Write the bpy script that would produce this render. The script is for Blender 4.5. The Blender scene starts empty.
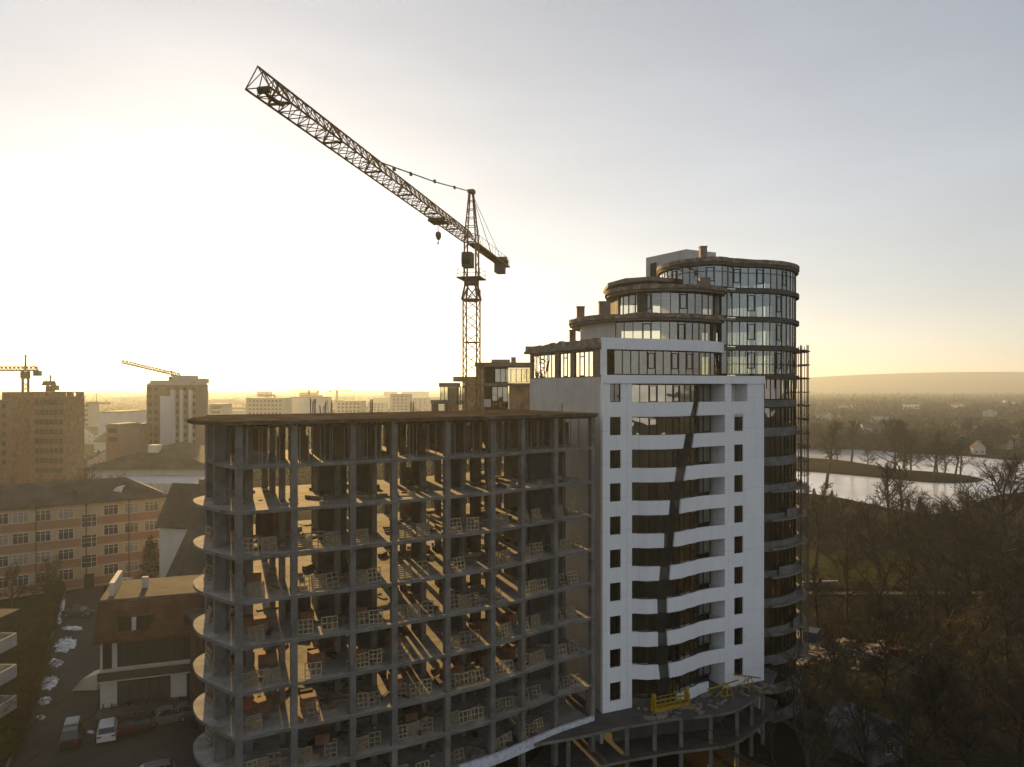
import bpy, bmesh, math, random
import numpy as np
from mathutils import Vector, Matrix

R = math.radians
SC = bpy.context.scene
COL = SC.collection
CAM_Z = 34.0
F = 760.0
HOR = 388.0
SUN_AZ, SUN_EL = -20.5, 10.5
ORD = ['first', 'second', 'third', 'fourth', 'fifth', 'sixth', 'seventh', 'eighth', 'ninth', 'tenth', 'eleventh', 'twelfth',
       'thirteenth', 'fourteenth', 'fifteenth', 'sixteenth', 'seventeenth', 'eighteenth', 'nineteenth', 'twentieth']


def gx(u, Y): return (u - 512.0) / F * Y
def gz(y, Y): return CAM_Z - (y - HOR) * Y / F
def ground(u, y, z=0.0):
    Y = (CAM_Z - z) * F / (y - HOR)
    return (gx(u, Y), Y)
def lerp(a, b, t): return a + (b - a) * t
def sstep(a, b, x):
    t = min(1.0, max(0.0, (x - a) / (b - a)))
    return t * t * (3 - 2 * t)


# ------------------------------------------------------------------ mesh helpers
class MB:
    def __init__(s):
        s.v = []; s.f = []; s.m = []
        s.mi = 0
    def add(s, vs, fs):
        b = len(s.v)
        s.v.extend(vs)
        for f in fs:
            s.f.append(tuple(i + b for i in f)); s.m.append(s.mi)
    def box(s, x0, x1, y0, y1, z0, z1):
        s.add([(x0, y0, z0), (x1, y0, z0), (x1, y1, z0), (x0, y1, z0), (x0, y0, z1), (x1, y0, z1), (x1, y1, z1), (x0, y1, z1)],
              [(0, 3, 2, 1), (4, 5, 6, 7), (0, 1, 5, 4), (1, 2, 6, 5), (2, 3, 7, 6), (3, 0, 4, 7)])
    def obox(s, c, d, L, W, z0, z1):
        """box centred at c in plan, length L along unit d, width W across"""
        n = (-d[1], d[0])
        p = []
        for a, b in ((-1, -1), (1, -1), (1, 1), (-1, 1)):
            p.append((c[0] + d[0] * a * L / 2 + n[0] * b * W / 2, c[1] + d[1] * a * L / 2 + n[1] * b * W / 2))
        s.prism(p, z0, z1)
    def prism(s, poly, z0, z1):
        n = len(poly)
        vs = [(p[0], p[1], z0) for p in poly] + [(p[0], p[1], z1) for p in poly]
        fs = [tuple(range(n - 1, -1, -1)), tuple(range(n, 2 * n))]
        for i in range(n):
            j = (i + 1) % n
            fs.append((i, j, n + j, n + i))
        s.add(vs, fs)
    def tube(s, p0, p1, r0, r1=None, n=4, cap=True):
        if r1 is None: r1 = r0
        a = Vector(p0); b = Vector(p1); d = b - a
        if d.length < 1e-6: return
        d.normalize()
        up = Vector((0, 0, 1)) if abs(d.z) < 0.95 else Vector((1, 0, 0))
        x = d.cross(up).normalized(); y = d.cross(x)
        vs = []
        for (c, r) in ((a, r0), (b, r1)):
            for k in range(n):
                t = 2 * math.pi * (k + .5) / n
                vs.append(tuple(c + x * (math.cos(t) * r) + y * (math.sin(t) * r)))
        fs = [(k, (k + 1) % n, n + (k + 1) % n, n + k) for k in range(n)]
        if cap:
            fs.append(tuple(range(n - 1, -1, -1))); fs.append(tuple(range(n, 2 * n)))
        s.add(vs, fs)
    def loft(s, rings, cap=True, closed=True):
        n = len(rings[0]); vs = [p for r in rings for p in r]; fs = []
        for i in range(len(rings) - 1):
            for k in range(n if closed else n - 1):
                a = i * n + k; b = i * n + (k + 1) % n
                fs.append((a, b, b + n, a + n))
        if cap and closed:
            fs.append(tuple(range(n - 1, -1, -1)))
            fs.append(tuple(range((len(rings) - 1) * n, len(rings) * n)))
        s.add(vs, fs)
    def strip(s, outer, inner, z0, z1, z0b=None):
        """closed solid between two plan polylines"""
        n = len(outer)
        rings = []
        for a, b in zip(outer, inner):
            rings.append([(a[0], a[1], z0), (b[0], b[1], z0), (b[0], b[1], z1), (a[0], a[1], z1)])
        s.loft(rings)
    def build(s, name, mat, parent=None, local=False, smooth=False):
        off = Vector((0, 0, 0))
        if parent is not None and not local:
            p = parent
            while p is not None:
                off += p.location; p = p.parent
        me = bpy.data.meshes.new(name)
        vs = s.v if off.length == 0 else [(v[0] - off.x, v[1] - off.y, v[2] - off.z) for v in s.v]
        me.from_pydata(vs, [], s.f)
        mats = mat if isinstance(mat, (list, tuple)) else [mat]
        for m in mats: me.materials.append(m)
        if len(mats) > 1: me.polygons.foreach_set('material_index', s.m)
        if smooth: me.polygons.foreach_set('use_smooth', [True] * len(me.polygons))
        me.update()
        o = bpy.data.objects.new(name, me)
        COL.objects.link(o)
        if parent is not None: o.parent = parent
        return o


def tag(o, label=None, cat=None, group=None, kind=None):
    if label: o['label'] = label
    if cat: o['category'] = cat
    if group: o['group'] = group
    if kind: o['kind'] = kind
    return o

def thing(name, label, cat, loc=(0, 0, 0), group=None, rz=0.0):
    o = bpy.data.objects.new(name, None)
    o.empty_display_size = .5
    COL.objects.link(o)
    o.location = loc; o.rotation_euler = (0, 0, rz)
    return tag(o, label, cat, group)

def dup(root, loc, rz=0.0, label=None, group=None, scale=None, rot=None):
    r = root.copy(); COL.objects.link(r)
    r.location = loc
    r.rotation_euler = rot if rot else (0, 0, rz)
    if scale: r.scale = scale if isinstance(scale, (tuple, list)) else (scale,) * 3
    if label: r['label'] = label
    if group: r['group'] = group
    for ch in list(root.children):
        c = ch.copy(); COL.objects.link(c); c.parent = r
        for g in list(ch.children):
            d = g.copy(); COL.objects.link(d); d.parent = c
    return r

def share(name, src, loc, parent, rz=0.0):
    """one more part that shares its mesh with src"""
    o = bpy.data.objects.new(name, src.data)
    COL.objects.link(o); o.parent = parent; o.location = loc; o.rotation_euler = (0, 0, rz)
    return o

def catmull(pts, m=8, closed=False):
    out = []
    n = len(pts)
    for i in range(n if closed else n - 1):
        if closed:
            p0, p1, p2, p3 = pts[i - 1], pts[i], pts[(i + 1) % n], pts[(i + 2) % n]
        else:
            p0 = pts[i - 1] if i > 0 else tuple(2 * a - b for a, b in zip(pts[0], pts[1]))
            p1, p2 = pts[i], pts[i + 1]
            p3 = pts[i + 2] if i + 2 < n else tuple(2 * a - b for a, b in zip(pts[-1], pts[-2]))
        for k in range(m):
            t = k / m
            out.append(tuple(.5 * (2 * b + (c - a) * t + (2 * a - 5 * b + 4 * c - d) * t * t + (3 * b - a - 3 * c + d) * t ** 3)
                             for a, b, c, d in zip(p0, p1, p2, p3)))
    if not closed: out.append(tuple(pts[-1]))
    return out

def offset(poly, r, closed=False):
    """offset a plan polyline to its right-hand side when r > 0"""
    n = len(poly); out = []
    for i in range(n):
        a = poly[i - 1] if (i > 0 or closed) else poly[i]
        b = poly[(i + 1) % n] if (i < n - 1 or closed) else poly[i]
        tx, ty = b[0] - a[0], b[1] - a[1]
        l = math.hypot(tx, ty) or 1
        out.append((poly[i][0] + ty / l * r, poly[i][1] - tx / l * r))
    return out

def resample(poly, step):
    ds = [0.0]
    for a, b in zip(poly[:-1], poly[1:]): ds.append(ds[-1] + math.hypot(b[0] - a[0], b[1] - a[1]))
    n = max(1, round(ds[-1] / step)); out = []
    j = 0
    for k in range(n + 1):
        t = ds[-1] * k / n
        while j < len(ds) - 2 and ds[j + 1] < t: j += 1
        w = (t - ds[j]) / max(1e-9, ds[j + 1] - ds[j])
        out.append((lerp(poly[j][0], poly[j + 1][0], w), lerp(poly[j][1], poly[j + 1][1], w)))
    return out

# ------------------------------------------------------------------ materials
def mat(name, c1, c2=None, scale=1.0, rough=.8, metal=0.0, c3=None, s3=.15, bump=0.0, bscale=8.0, spec=.1, streak=None, lo=.35, hi=.65):
    m = bpy.data.materials.new(name); m.use_nodes = True
    nt = m.node_tree; b = nt.nodes['Principled BSDF']
    b.inputs['Roughness'].default_value = rough
    b.inputs['Metallic'].default_value = metal
    b.inputs['Specular IOR Level'].default_value = spec
    if c2 is None:
        b.inputs['Base Color'].default_value = (*c1, 1)
    tc = nt.nodes.new('ShaderNodeTexCoord')
    def noise(sc, detail=5, stretch=None):
        mp = nt.nodes.new('ShaderNodeMapping')
        nt.links.new(tc.outputs['Object'], mp.inputs[0])
        mp.inputs['Scale'].default_value = stretch or (1, 1, 1)
        n = nt.nodes.new('ShaderNodeTexNoise'); n.inputs['Scale'].default_value = sc
        n.inputs['Detail'].default_value = detail; n.inputs['Roughness'].default_value = .62
        nt.links.new(mp.outputs[0], n.inputs['Vector'])
        return n
    def ramp(n, a, z):
        r = nt.nodes.new('ShaderNodeMapRange'); r.inputs[1].default_value = a; r.inputs[2].default_value = z
        nt.links.new(n.outputs['Fac'], r.inputs[0]); return r
    def mix(fac, a, bb):
        x = nt.nodes.new('ShaderNodeMix'); x.data_type = 'RGBA'
        nt.links.new(fac, x.inputs[0])
        for sock, v in ((x.inputs[6], a), (x.inputs[7], bb)):
            if isinstance(v, tuple): sock.default_value = (*v, 1)
            else: nt.links.new(v, sock)
        return x.outputs[2]
    if c2 is not None:
        col = mix(ramp(noise(scale), lo, hi).outputs[0], c1, c2)
        if c3 is not None:
            col = mix(ramp(noise(s3, 7), .48, .7).outputs[0], col, c3)
        if streak is not None:
            col = mix(ramp(noise(2.2, 4, (1, 1, .12)), .5, .8).outputs[0], col, streak)
        nt.links.new(col, b.inputs['Base Color'])
    if bump > 0:
        bn = nt.nodes.new('ShaderNodeBump'); bn.inputs['Strength'].default_value = bump; bn.inputs['Distance'].default_value = .05
        nt.links.new(noise(bscale, 6).outputs['Fac'], bn.inputs['Height'])
        nt.links.new(bn.outputs[0], b.inputs['Normal'])
    return m

def brickmat(name, c1, c2, mortar, sx=.5, rough=.85, w=.5, h=.25, msize=.02):
    m = bpy.data.materials.new(name); m.use_nodes = True
    nt = m.node_tree; b = nt.nodes['Principled BSDF']; b.inputs['Roughness'].default_value = rough
    b.inputs['Specular IOR Level'].default_value = .2
    tc = nt.nodes.new('ShaderNodeTexCoord')
    sep = nt.nodes.new('ShaderNodeSeparateXYZ'); nt.links.new(tc.outputs['Object'], sep.inputs[0])
    ad = nt.nodes.new('ShaderNodeMath'); ad.operation = 'ADD'
    nt.links.new(sep.outputs[0], ad.inputs[0]); nt.links.new(sep.outputs[1], ad.inputs[1])
    cb = nt.nodes.new('ShaderNodeCombineXYZ'); nt.links.new(ad.outputs[0], cb.inputs[0]); nt.links.new(sep.outputs[2], cb.inputs[1])
    br = nt.nodes.new('ShaderNodeTexBrick'); nt.links.new(cb.outputs[0], br.inputs['Vector'])
    br.inputs['Color1'].default_value = (*c1, 1); br.inputs['Color2'].default_value = (*c2, 1); br.inputs['Mortar'].default_value = (*mortar, 1)
    br.inputs['Scale'].default_value = 1.0; br.inputs['Brick Width'].default_value = w; br.inputs['Row Height'].default_value = h
    br.inputs['Mortar Size'].default_value = msize
    n = nt.nodes.new('ShaderNodeTexNoise'); n.inputs['Scale'].default_value = .9; n.inputs['Detail'].default_value = 6
    nt.links.new(tc.outputs['Object'], n.inputs['Vector'])
    mr = nt.nodes.new('ShaderNodeMapRange'); mr.inputs[1].default_value = .3; mr.inputs[2].default_value = .7; mr.inputs[3].default_value = .6; mr.inputs[4].default_value = 1.15
    nt.links.new(n.outputs['Fac'], mr.inputs[0])
    mx = nt.nodes.new('ShaderNodeMix'); mx.data_type = 'RGBA'; mx.blend_type = 'MULTIPLY'; mx.inputs[0].default_value = 1
    nt.links.new(br.outputs['Color'], mx.inputs[6]); nt.links.new(mr.outputs[0], mx.inputs[7])
    nt.links.new(mx.outputs[2], b.inputs['Base Color'])
    return m

def glassmat(name, tint, refl=.18, rough=.01, wav=.004, rc=(1, 1, 1)):
    """thin tinted window pane: part mirror, part tinted see-through"""
    m = bpy.data.materials.new(name); m.use_nodes = True
    nt = m.node_tree; nt.nodes.remove(nt.nodes['Principled BSDF'])
    out = nt.nodes['Material Output']
    tr = nt.nodes.new('ShaderNodeBsdfTransparent'); tr.inputs[0].default_value = (*tint, 1)
    gl = nt.nodes.new('ShaderNodeBsdfGlossy'); gl.inputs['Roughness'].default_value = rough; gl.inputs[0].default_value = (*rc, 1)
    lw = nt.nodes.new('ShaderNodeFresnel'); lw.inputs[0].default_value = 1.5
    mr = nt.nodes.new('ShaderNodeMapRange'); mr.inputs[1].default_value = .04; mr.inputs[2].default_value = 1; mr.inputs[3].default_value = refl; mr.inputs[4].default_value = 1
    nt.links.new(lw.outputs[0], mr.inputs[0])
    mx = nt.nodes.new('ShaderNodeMixShader')
    nt.links.new(mr.outputs[0], mx.inputs[0]); nt.links.new(tr.outputs[0], mx.inputs[1]); nt.links.new(gl.outputs[0], mx.inputs[2])
    tc = nt.nodes.new('ShaderNodeTexCoord'); n = nt.nodes.new('ShaderNodeTexNoise'); n.inputs['Scale'].default_value = .5; n.inputs['Detail'].default_value = 1
    nt.links.new(tc.outputs['Object'], n.inputs['Vector'])
    bp = nt.nodes.new('ShaderNodeBump'); bp.inputs['Strength'].default_value = 1; bp.inputs['Distance'].default_value = wav * 10
    nt.links.new(n.outputs['Fac'], bp.inputs['Height']); nt.links.new(bp.outputs[0], gl.inputs['Normal'])
    nt.links.new(mx.outputs[0], out.inputs[0])
    return m

M = {}
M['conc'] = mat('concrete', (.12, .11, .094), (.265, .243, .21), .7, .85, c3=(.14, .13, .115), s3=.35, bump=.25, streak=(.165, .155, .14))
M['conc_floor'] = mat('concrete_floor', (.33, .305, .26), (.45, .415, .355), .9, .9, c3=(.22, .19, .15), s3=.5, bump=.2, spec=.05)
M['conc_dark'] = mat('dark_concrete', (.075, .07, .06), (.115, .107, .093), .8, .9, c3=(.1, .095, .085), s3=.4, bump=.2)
M['conc_band'] = mat('block_wall', (.12, .118, .112), (.21, .206, .196), 1.1, .9, c3=(.11, .105, .1), s3=.3, streak=(.16, .15, .14))
def whitemat():
    m = brickmat('white_panel_render', (.83, .835, .84), (.81, .815, .825), (.62, .62, .63), w=3.1, h=3.3, msize=.02, rough=.6)
    nt = m.node_tree; b = nt.nodes['Principled BSDF']
    mr = [n for n in nt.nodes if n.type == 'MAP_RANGE'][0]; mr.inputs[3].default_value = .965; mr.inputs[4].default_value = 1.02
    tc = [n for n in nt.nodes if n.type == 'TEX_COORD'][0]
    mp = nt.nodes.new('ShaderNodeMapping'); mp.inputs['Scale'].default_value = (1, 1, .07); nt.links.new(tc.outputs['Object'], mp.inputs[0])
    n = nt.nodes.new('ShaderNodeTexNoise'); n.inputs['Scale'].default_value = 2.4; n.inputs['Detail'].default_value = 5; nt.links.new(mp.outputs[0], n.inputs['Vector'])
    r2 = nt.nodes.new('ShaderNodeMapRange'); r2.inputs[1].default_value = .55; r2.inputs[2].default_value = .8; r2.inputs[3].default_value = 1; r2.inputs[4].default_value = .93; nt.links.new(n.outputs['Fac'], r2.inputs[0])
    src = b.inputs['Base Color'].links[0].from_socket
    mx = nt.nodes.new('ShaderNodeMix'); mx.data_type = 'RGBA'; mx.blend_type = 'MULTIPLY'; mx.inputs[0].default_value = 1
    nt.links.new(src, mx.inputs[6]); nt.links.new(r2.outputs[0], mx.inputs[7]); nt.links.new(mx.outputs[2], b.inputs['Base Color'])
    return m
M['white'] = None
M['groove'] = mat('groove_grey', (.45, .45, .47))
M['offwhite'] = mat('grey_render', (.46, .455, .43), (.53, .52, .49), .4, .85, c3=(.42, .41, .38), s3=.25, streak=(.40, .39, .36))
M['ply'] = mat('formwork_board', (.10, .062, .035), (.17, .11, .065), .8, .8, c3=(.07, .045, .03), s3=.5)
M['roofdeck'] = mat('roof_deck_boards', (.055, .04, .026), (.095, .07, .046), .8, 1.0, c3=(.15, .13, .105), s3=.45, spec=0)
M['wood'] = mat('pale_timber', (.34, .26, .155), (.46, .355, .21), 2.0, .8)
M['wood2'] = mat('weathered_timber', (.21, .165, .105), (.32, .25, .16), 2.0, .85)
M['steel'] = mat('bare_steel', (.20, .19, .18), (.28, .25, .22), 2, .5, metal=.5)
M['rust'] = mat('rusty_steel', (.12, .07, .045), (.20, .11, .06), 3, .7, metal=.3)
M['crane'] = mat('crane_paint', (.19, .11, .045), (.26, .155, .062), 1.5, .8, c3=(.12, .065, .035), s3=.8, spec=.05)
M['crane_dark'] = mat('crane_grey', (.1, .075, .055), (.15, .115, .085), 1.5, .8, spec=.05)
M['frame_dark'] = mat('window_frame_dark', (.028, .026, .024), rough=.45)
M['frame_white'] = mat('window_frame_white', (.68, .66, .62), rough=.5)
M['glass'] = glassmat('strip_glass', (.36, .38, .35), .42, rc=(1, .98, .9))
M['glass_top'] = glassmat('top_glass', (.66, .67, .56), .2)
M['glass_tower'] = glassmat('tower_glass', (.46, .50, .47), .22, rc=(.88, .95, 1))
M['glass_low'] = glassmat('low_glass', (.35, .36, .32), .26)
M['pane'] = glassmat('dark_pane', (.15, .15, .14), .14)
M['brick_raw'] = brickmat('raw_brick', (.20, .135, .095), (.27, .18, .125), (.2, .18, .16), w=.4, h=.14)
M['brick_tan'] = brickmat('tan_block', (.33, .24, .14), (.39, .28, .17), (.26, .21, .15), w=.4, h=.2)
M['brick_pile'] = brickmat('stacked_brick', (.34, .17, .1), (.4, .21, .12), (.12, .08, .06), w=.25, h=.12)
M['parapet'] = mat('weathered_parapet', (.12, .09, .07), (.24, .185, .14), 1.6, .9, c3=(.38, .34, .29), s3=1.1, bump=.5)
M['brick_block'] = brickmat('red_block_wall', (.23, .11, .065), (.26, .13, .08), (.2, .14, .1), w=.8, h=.4)
M['white'] = whitemat()
M['school_y'] = mat('school_render', (.42, .31, .19), (.48, .36, .23), .5, .85)
M['school_r'] = mat('school_band', (.29, .16, .1), (.34, .19, .125), .6, .85)
M['roof_dark'] = mat('roof_sheet', (.06, .05, .042), (.09, .076, .065), .5, .9, c3=(.12, .1, .085), s3=.3, spec=.03)
M['roof_tile'] = brickmat('roof_tile', (.13, .062, .04), (.17, .083, .05), (.07, .035, .025), w=.3, h=.25, msize=.03)
M['cream'] = mat('cream_render', (.55, .5, .42), (.63, .58, .5), .4, .85, c3=(.5, .45, .37), s3=.3)
M['pale'] = mat('pale_panel', (.5, .48, .45), (.58, .56, .53), .2, .85, c3=(.44, .42, .4), s3=.1)
M['far_wall'] = mat('far_wall', (.34, .3, .26), (.44, .4, .35), .05, .9)
M['far_wall2'] = mat('far_wall_brick', (.2, .135, .1), (.26, .18, .135), .05, .9)
M['opening'] = mat('dark_opening', (.035, .033, .03), rough=.6)
M['ground'] = mat('ground_soil', (.024, .021, .014), (.042, .038, .021), .12, .95, c3=(.036, .042, .018), s3=.03, bump=.4, bscale=1.5, spec=0)
M['earth'] = mat('island_earth', (.024, .021, .013), (.038, .033, .02), .1, 1.0, spec=0)
M['asphalt'] = mat('asphalt', (.047, .045, .042), (.062, .059, .055), .5, .9, c3=(.075, .07, .062), s3=.12)
M['lawn'] = mat('park_lawn', (.04, .045, .014), (.062, .066, .021), .3, .95, c3=(.07, .06, .03), s3=.08, spec=0)
M['path'] = mat('dirt_path', (.12, .105, .08), (.17, .15, .115), .4, .95, c3=(.08, .07, .05), s3=.15)
M['snow'] = mat('snow', (.3, .29, .28), (.74, .75, .78), 1.1, .7, bump=.3, bscale=3, lo=.36, hi=.52)
M['foam'] = mat('pale_insulation', (.55, .56, .6), (.72, .73, .77), 5.0, .8, c3=(.35, .33, .32), s3=2.5)
M['yellow'] = mat('yellow_paint', (.36, .23, .02), (.45, .29, .03), 2, .6, c3=(.2, .13, .03), s3=1.5)
M['bark'] = mat('bark', (.045, .036, .028), (.075, .06, .046), 3, .95)
M['twig'] = mat('twigs', (.055, .044, .029), (.095, .075, .048), .6, .95)
M['twig_y'] = mat('willow_twigs', (.105, .08, .038), (.15, .115, .055), .6, .95)
M['conifer'] = mat('conifer', (.02, .034, .014), (.035, .05, .02), 1.5, .95)
M['bush'] = mat('shrub_leaf', (.05, .052, .02), (.085, .075, .03), 1.0, .95)
M['wood_far'] = mat('far_wood', (.05, .044, .03), (.085, .07, .045), .02, .95)
M['rubble'] = mat('rubble', (.18, .165, .15), (.3, .28, .26), 1.5, .9, c3=(.2, .11, .08), s3=.7)
M['plasticw'] = mat('white_sheet', (.42, .42, .43), (.55, .55, .56), 1, .6)
M['redstuff'] = mat('red_sheet', (.075, .035, .028), (.1, .045, .035), 1.0, .8)
M['bluestuff'] = mat('blue_sheet', (.045, .065, .11), (.07, .09, .13), 1.0, .8)
M['rubber'] = mat('tyre_rubber', (.02, .02, .02), rough=.8)
M['carglass'] = mat('car_glass', (.015, .016, .018), rough=.08, spec=.6)
M['tail'] = mat('tail_lamp', (.35, .02, .015), rough=.3)
M['headl'] = mat('head_lamp', (.6, .6, .6), rough=.2)
def paint(n, c): return mat('car_paint_' + n, c, rough=.28, spec=.6)
# ice-covered lake: pale wet ice that mirrors the horizon softly
m = mat('lake_ice', (.72, .725, .76), (.8, .805, .83), .02, .2, c3=(.62, .63, .66), s3=.008, spec=.6)
M['lake'] = m

# ------------------------------------------------------------------ camera, light, air
cam = bpy.data.cameras.new('camera'); cam_o = bpy.data.objects.new('camera', cam); COL.objects.link(cam_o)
cam_o.location = (0, 0, CAM_Z); cam_o.rotation_euler = (R(90), 0, 0)
cam.sensor_width = 36; cam.lens = F / 1024 * 36; cam.shift_y = (HOR - 383.5) / 1024
cam.clip_end = 30000; cam.clip_start = .5
SC.camera = cam_o

w = bpy.data.worlds.new('World'); SC.world = w; w.use_nodes = True
nt = w.node_tree; bg = nt.nodes['Background']
sky = nt.nodes.new('ShaderNodeTexSky'); sky.sky_type = 'NISHITA'; sky.sun_disc = False
sky.sun_elevation = R(SUN_EL); sky.sun_rotation = R(SUN_AZ)
sky.altitude = 100; sky.air_density = 1.0; sky.dust_density = 4.0; sky.ozone_density = 1.5
SKY = dict(dust=0.3, air=1.0, ozone=1.3, gamma=.76, sat=.5, strength=.108, exp=0.95, gain=1.0)
sky.dust_density = SKY['dust']; sky.air_density = SKY['air']; sky.ozone_density = SKY['ozone']
gm = nt.nodes.new('ShaderNodeGamma'); gm.inputs[1].default_value = SKY['gamma']
hs = nt.nodes.new('ShaderNodeHueSaturation'); hs.inputs['Saturation'].default_value = SKY['sat']; hs.inputs['Value'].default_value = SKY['gain']
nt.links.new(sky.outputs[0], gm.inputs[0]); nt.links.new(gm.outputs[0], hs.inputs['Color'])
tn = nt.nodes.new('ShaderNodeMix'); tn.data_type = 'RGBA'; tn.blend_type = 'MULTIPLY'; tn.inputs[0].default_value = 1; tn.inputs[7].default_value = (1.0, .985, 1.02, 1)
tcw = nt.nodes.new('ShaderNodeTexCoord'); mpw = nt.nodes.new('ShaderNodeMapping'); mpw.inputs['Scale'].default_value = (1.2, 1.2, 5.0); nt.links.new(tcw.outputs['Generated'], mpw.inputs[0])
nsw = nt.nodes.new('ShaderNodeTexNoise'); nsw.inputs['Scale'].default_value = 2.2; nsw.inputs['Detail'].default_value = 6; nt.links.new(mpw.outputs[0], nsw.inputs['Vector'])
mrw = nt.nodes.new('ShaderNodeMapRange'); mrw.inputs[1].default_value = .3; mrw.inputs[2].default_value = .7; mrw.inputs[3].default_value = .94; mrw.inputs[4].default_value = 1.06; nt.links.new(nsw.outputs['Fac'], mrw.inputs[0])
tw2 = nt.nodes.new('ShaderNodeMix'); tw2.data_type = 'RGBA'; tw2.blend_type = 'MULTIPLY'; tw2.inputs[0].default_value = 1; nt.links.new(hs.outputs[0], tw2.inputs[6]); nt.links.new(mrw.outputs[0], tw2.inputs[7])
nt.links.new(tw2.outputs[2], tn.inputs[6]); nt.links.new(tn.outputs[2], bg.inputs[0]); bg.inputs[1].default_value = SKY['strength']

sl = bpy.data.lights.new('sun', 'SUN'); sl.energy = 5.0; sl.angle = R(.5); sl.color = (1.0, .62, .22)
so = bpy.data.objects.new('sun', sl); COL.objects.link(so)
S = Vector((math.sin(R(SUN_AZ)) * math.cos(R(SUN_EL)), math.cos(R(SUN_AZ)) * math.cos(R(SUN_EL)), math.sin(R(SUN_EL))))
so.rotation_euler = S.to_track_quat('Z', 'Y').to_euler(); so.location = (-60, 160, 90)

vs = SC.view_settings
vs.view_transform = 'Standard'; vs.look = 'None'; vs.gamma = 1; vs.use_curve_mapping = False; vs.exposure = SKY['exp']

SC.render.engine = 'CYCLES'
SC.cycles.max_bounces = 7; SC.cycles.diffuse_bounces = 3; SC.cycles.glossy_bounces = 3; SC.cycles.transmission_bounces = 4
SC.cycles.transparent_max_bounces = 24; SC.cycles.volume_bounces = 0; SC.cycles.sample_clamp_indirect = 6
SC.cycles.use_denoising = True

hz = MB(); hz.box(-9000, 9000, -700, 12500, -10.5, 190)
mh = bpy.data.materials.new('haze_air'); mh.use_nodes = True
hn = mh.node_tree; hn.nodes.remove(hn.nodes['Principled BSDF'])
pv = hn.nodes.new('ShaderNodeVolumePrincipled'); pv.inputs['Color'].default_value = (.86, .95, 1.0, 1)
pv.inputs['Density'].default_value = .00019; pv.inputs['Anisotropy'].default_value = .5
hn.links.new(pv.outputs[0], hn.nodes['Material Output'].inputs['Volume'])
haze = tag(hz.build('haze', mh), 'pale golden haze hanging over the town and lake', 'haze', kind='stuff')

# ------------------------------------------------------------------ ground, water, hills
LZ = -6.0
def terr(x, y):
    h = -4.6 * sstep(-10, 22, x)
    lake = sstep(150, 215, y) * sstep(30, 75, x) * (1 - sstep(640, 900, y))
    h = lerp(h, -6.5, lake)
    # far land rises slowly again on the right-hand side
    return h

def grid_axis(lo, hi, near, n):
    out = []
    for k in range(n + 1):
        t = k / n * 2 - 1
        out.append(math.copysign(abs(t) ** 3.2, t) * (hi if t > 0 else -lo) + near)
    return out
xs = grid_axis(-8900, 8900, 0, 90); ys = [-650 + 0] + [(-40 + (k / 90) ** 3.0 * 12400) for k in range(91)]
mb = MB(); nx = len(xs)
mb.add([(x, y, terr(x, y)) for y in ys for x in xs],
       [(j * nx + i, j * nx + i + 1, (j + 1) * nx + i + 1, (j + 1) * nx + i) for j in range(len(ys) - 1) for i in range(nx - 1)])
tag(mb.build('ground', M['ground']), kind='structure')

def sheet(name, pts, z, m, kind='structure', th=None):
    b = MB()
    if th: b.prism(pts, z - th, z)
    else: b.add([(p[0], p[1], z) for p in pts], [tuple(range(len(pts)))])
    return tag(b.build(name, m), kind=kind)

lake_pts = [ground(u, y, LZ) for u, y in ((668, 470), (700, 482), (770, 490), (830, 496), (880, 506), (930, 514), (965, 508), (990, 497), (1030, 492), (1180, 488),
                                          (1180, 466), (1024, 461), (960, 456), (905, 453.5), (860, 449.5), (770, 449), (700, 450), (672, 457))]
sheet('lake_water', catmull(lake_pts, 5, True), LZ, M['lake'])
isl = [ground(u, y, LZ) for u, y in ((715, 461), (770, 458), (830, 460.5), (870, 466), (900, 471), (950, 475), (981, 479.3), (975, 482), (940, 483), (900, 480), (860, 476), (800, 471), (770, 470), (725, 467))]
b = MB(); o1 = catmull(isl, 5, True); c0 = (sum(p[0] for p in o1) / len(o1), sum(p[1] for p in o1) / len(o1))
b.loft([[(p[0], p[1], LZ - .4) for p in o1], [(p[0], p[1], LZ + .35) for p in o1], [(lerp(p[0], c0[0], .06), lerp(p[1], c0[1], .06), LZ + 1.0) for p in o1]])
tag(b.build('island_ground', M['earth']), kind='structure')

# hills on the right horizon
rng = random.Random(4)
b = MB(); rings = []
for i in range(61):
    t = i / 60; x = lerp(-500, 7600, t)
    hmax = 150 * sstep(200, 3200, x) + 25 * math.sin(x * .0011 + .6) * sstep(800, 2500, x) + 10 * sstep(-500, 1200, x)
    y0 = 4300 + 500 * math.sin(t * 5)
    rings.append([(x, y0 - 1500, -8), (x, y0 - 700, -6 + hmax * .35), (x, y0, -6 + hmax), (x, y0 + 1400, -6 + hmax * .9), (x, y0 + 3000, -8)])
b.loft(rings, cap=False, closed=False)
tag(b.build('hills', M['wood_far'], smooth=True), kind='structure')

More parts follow.
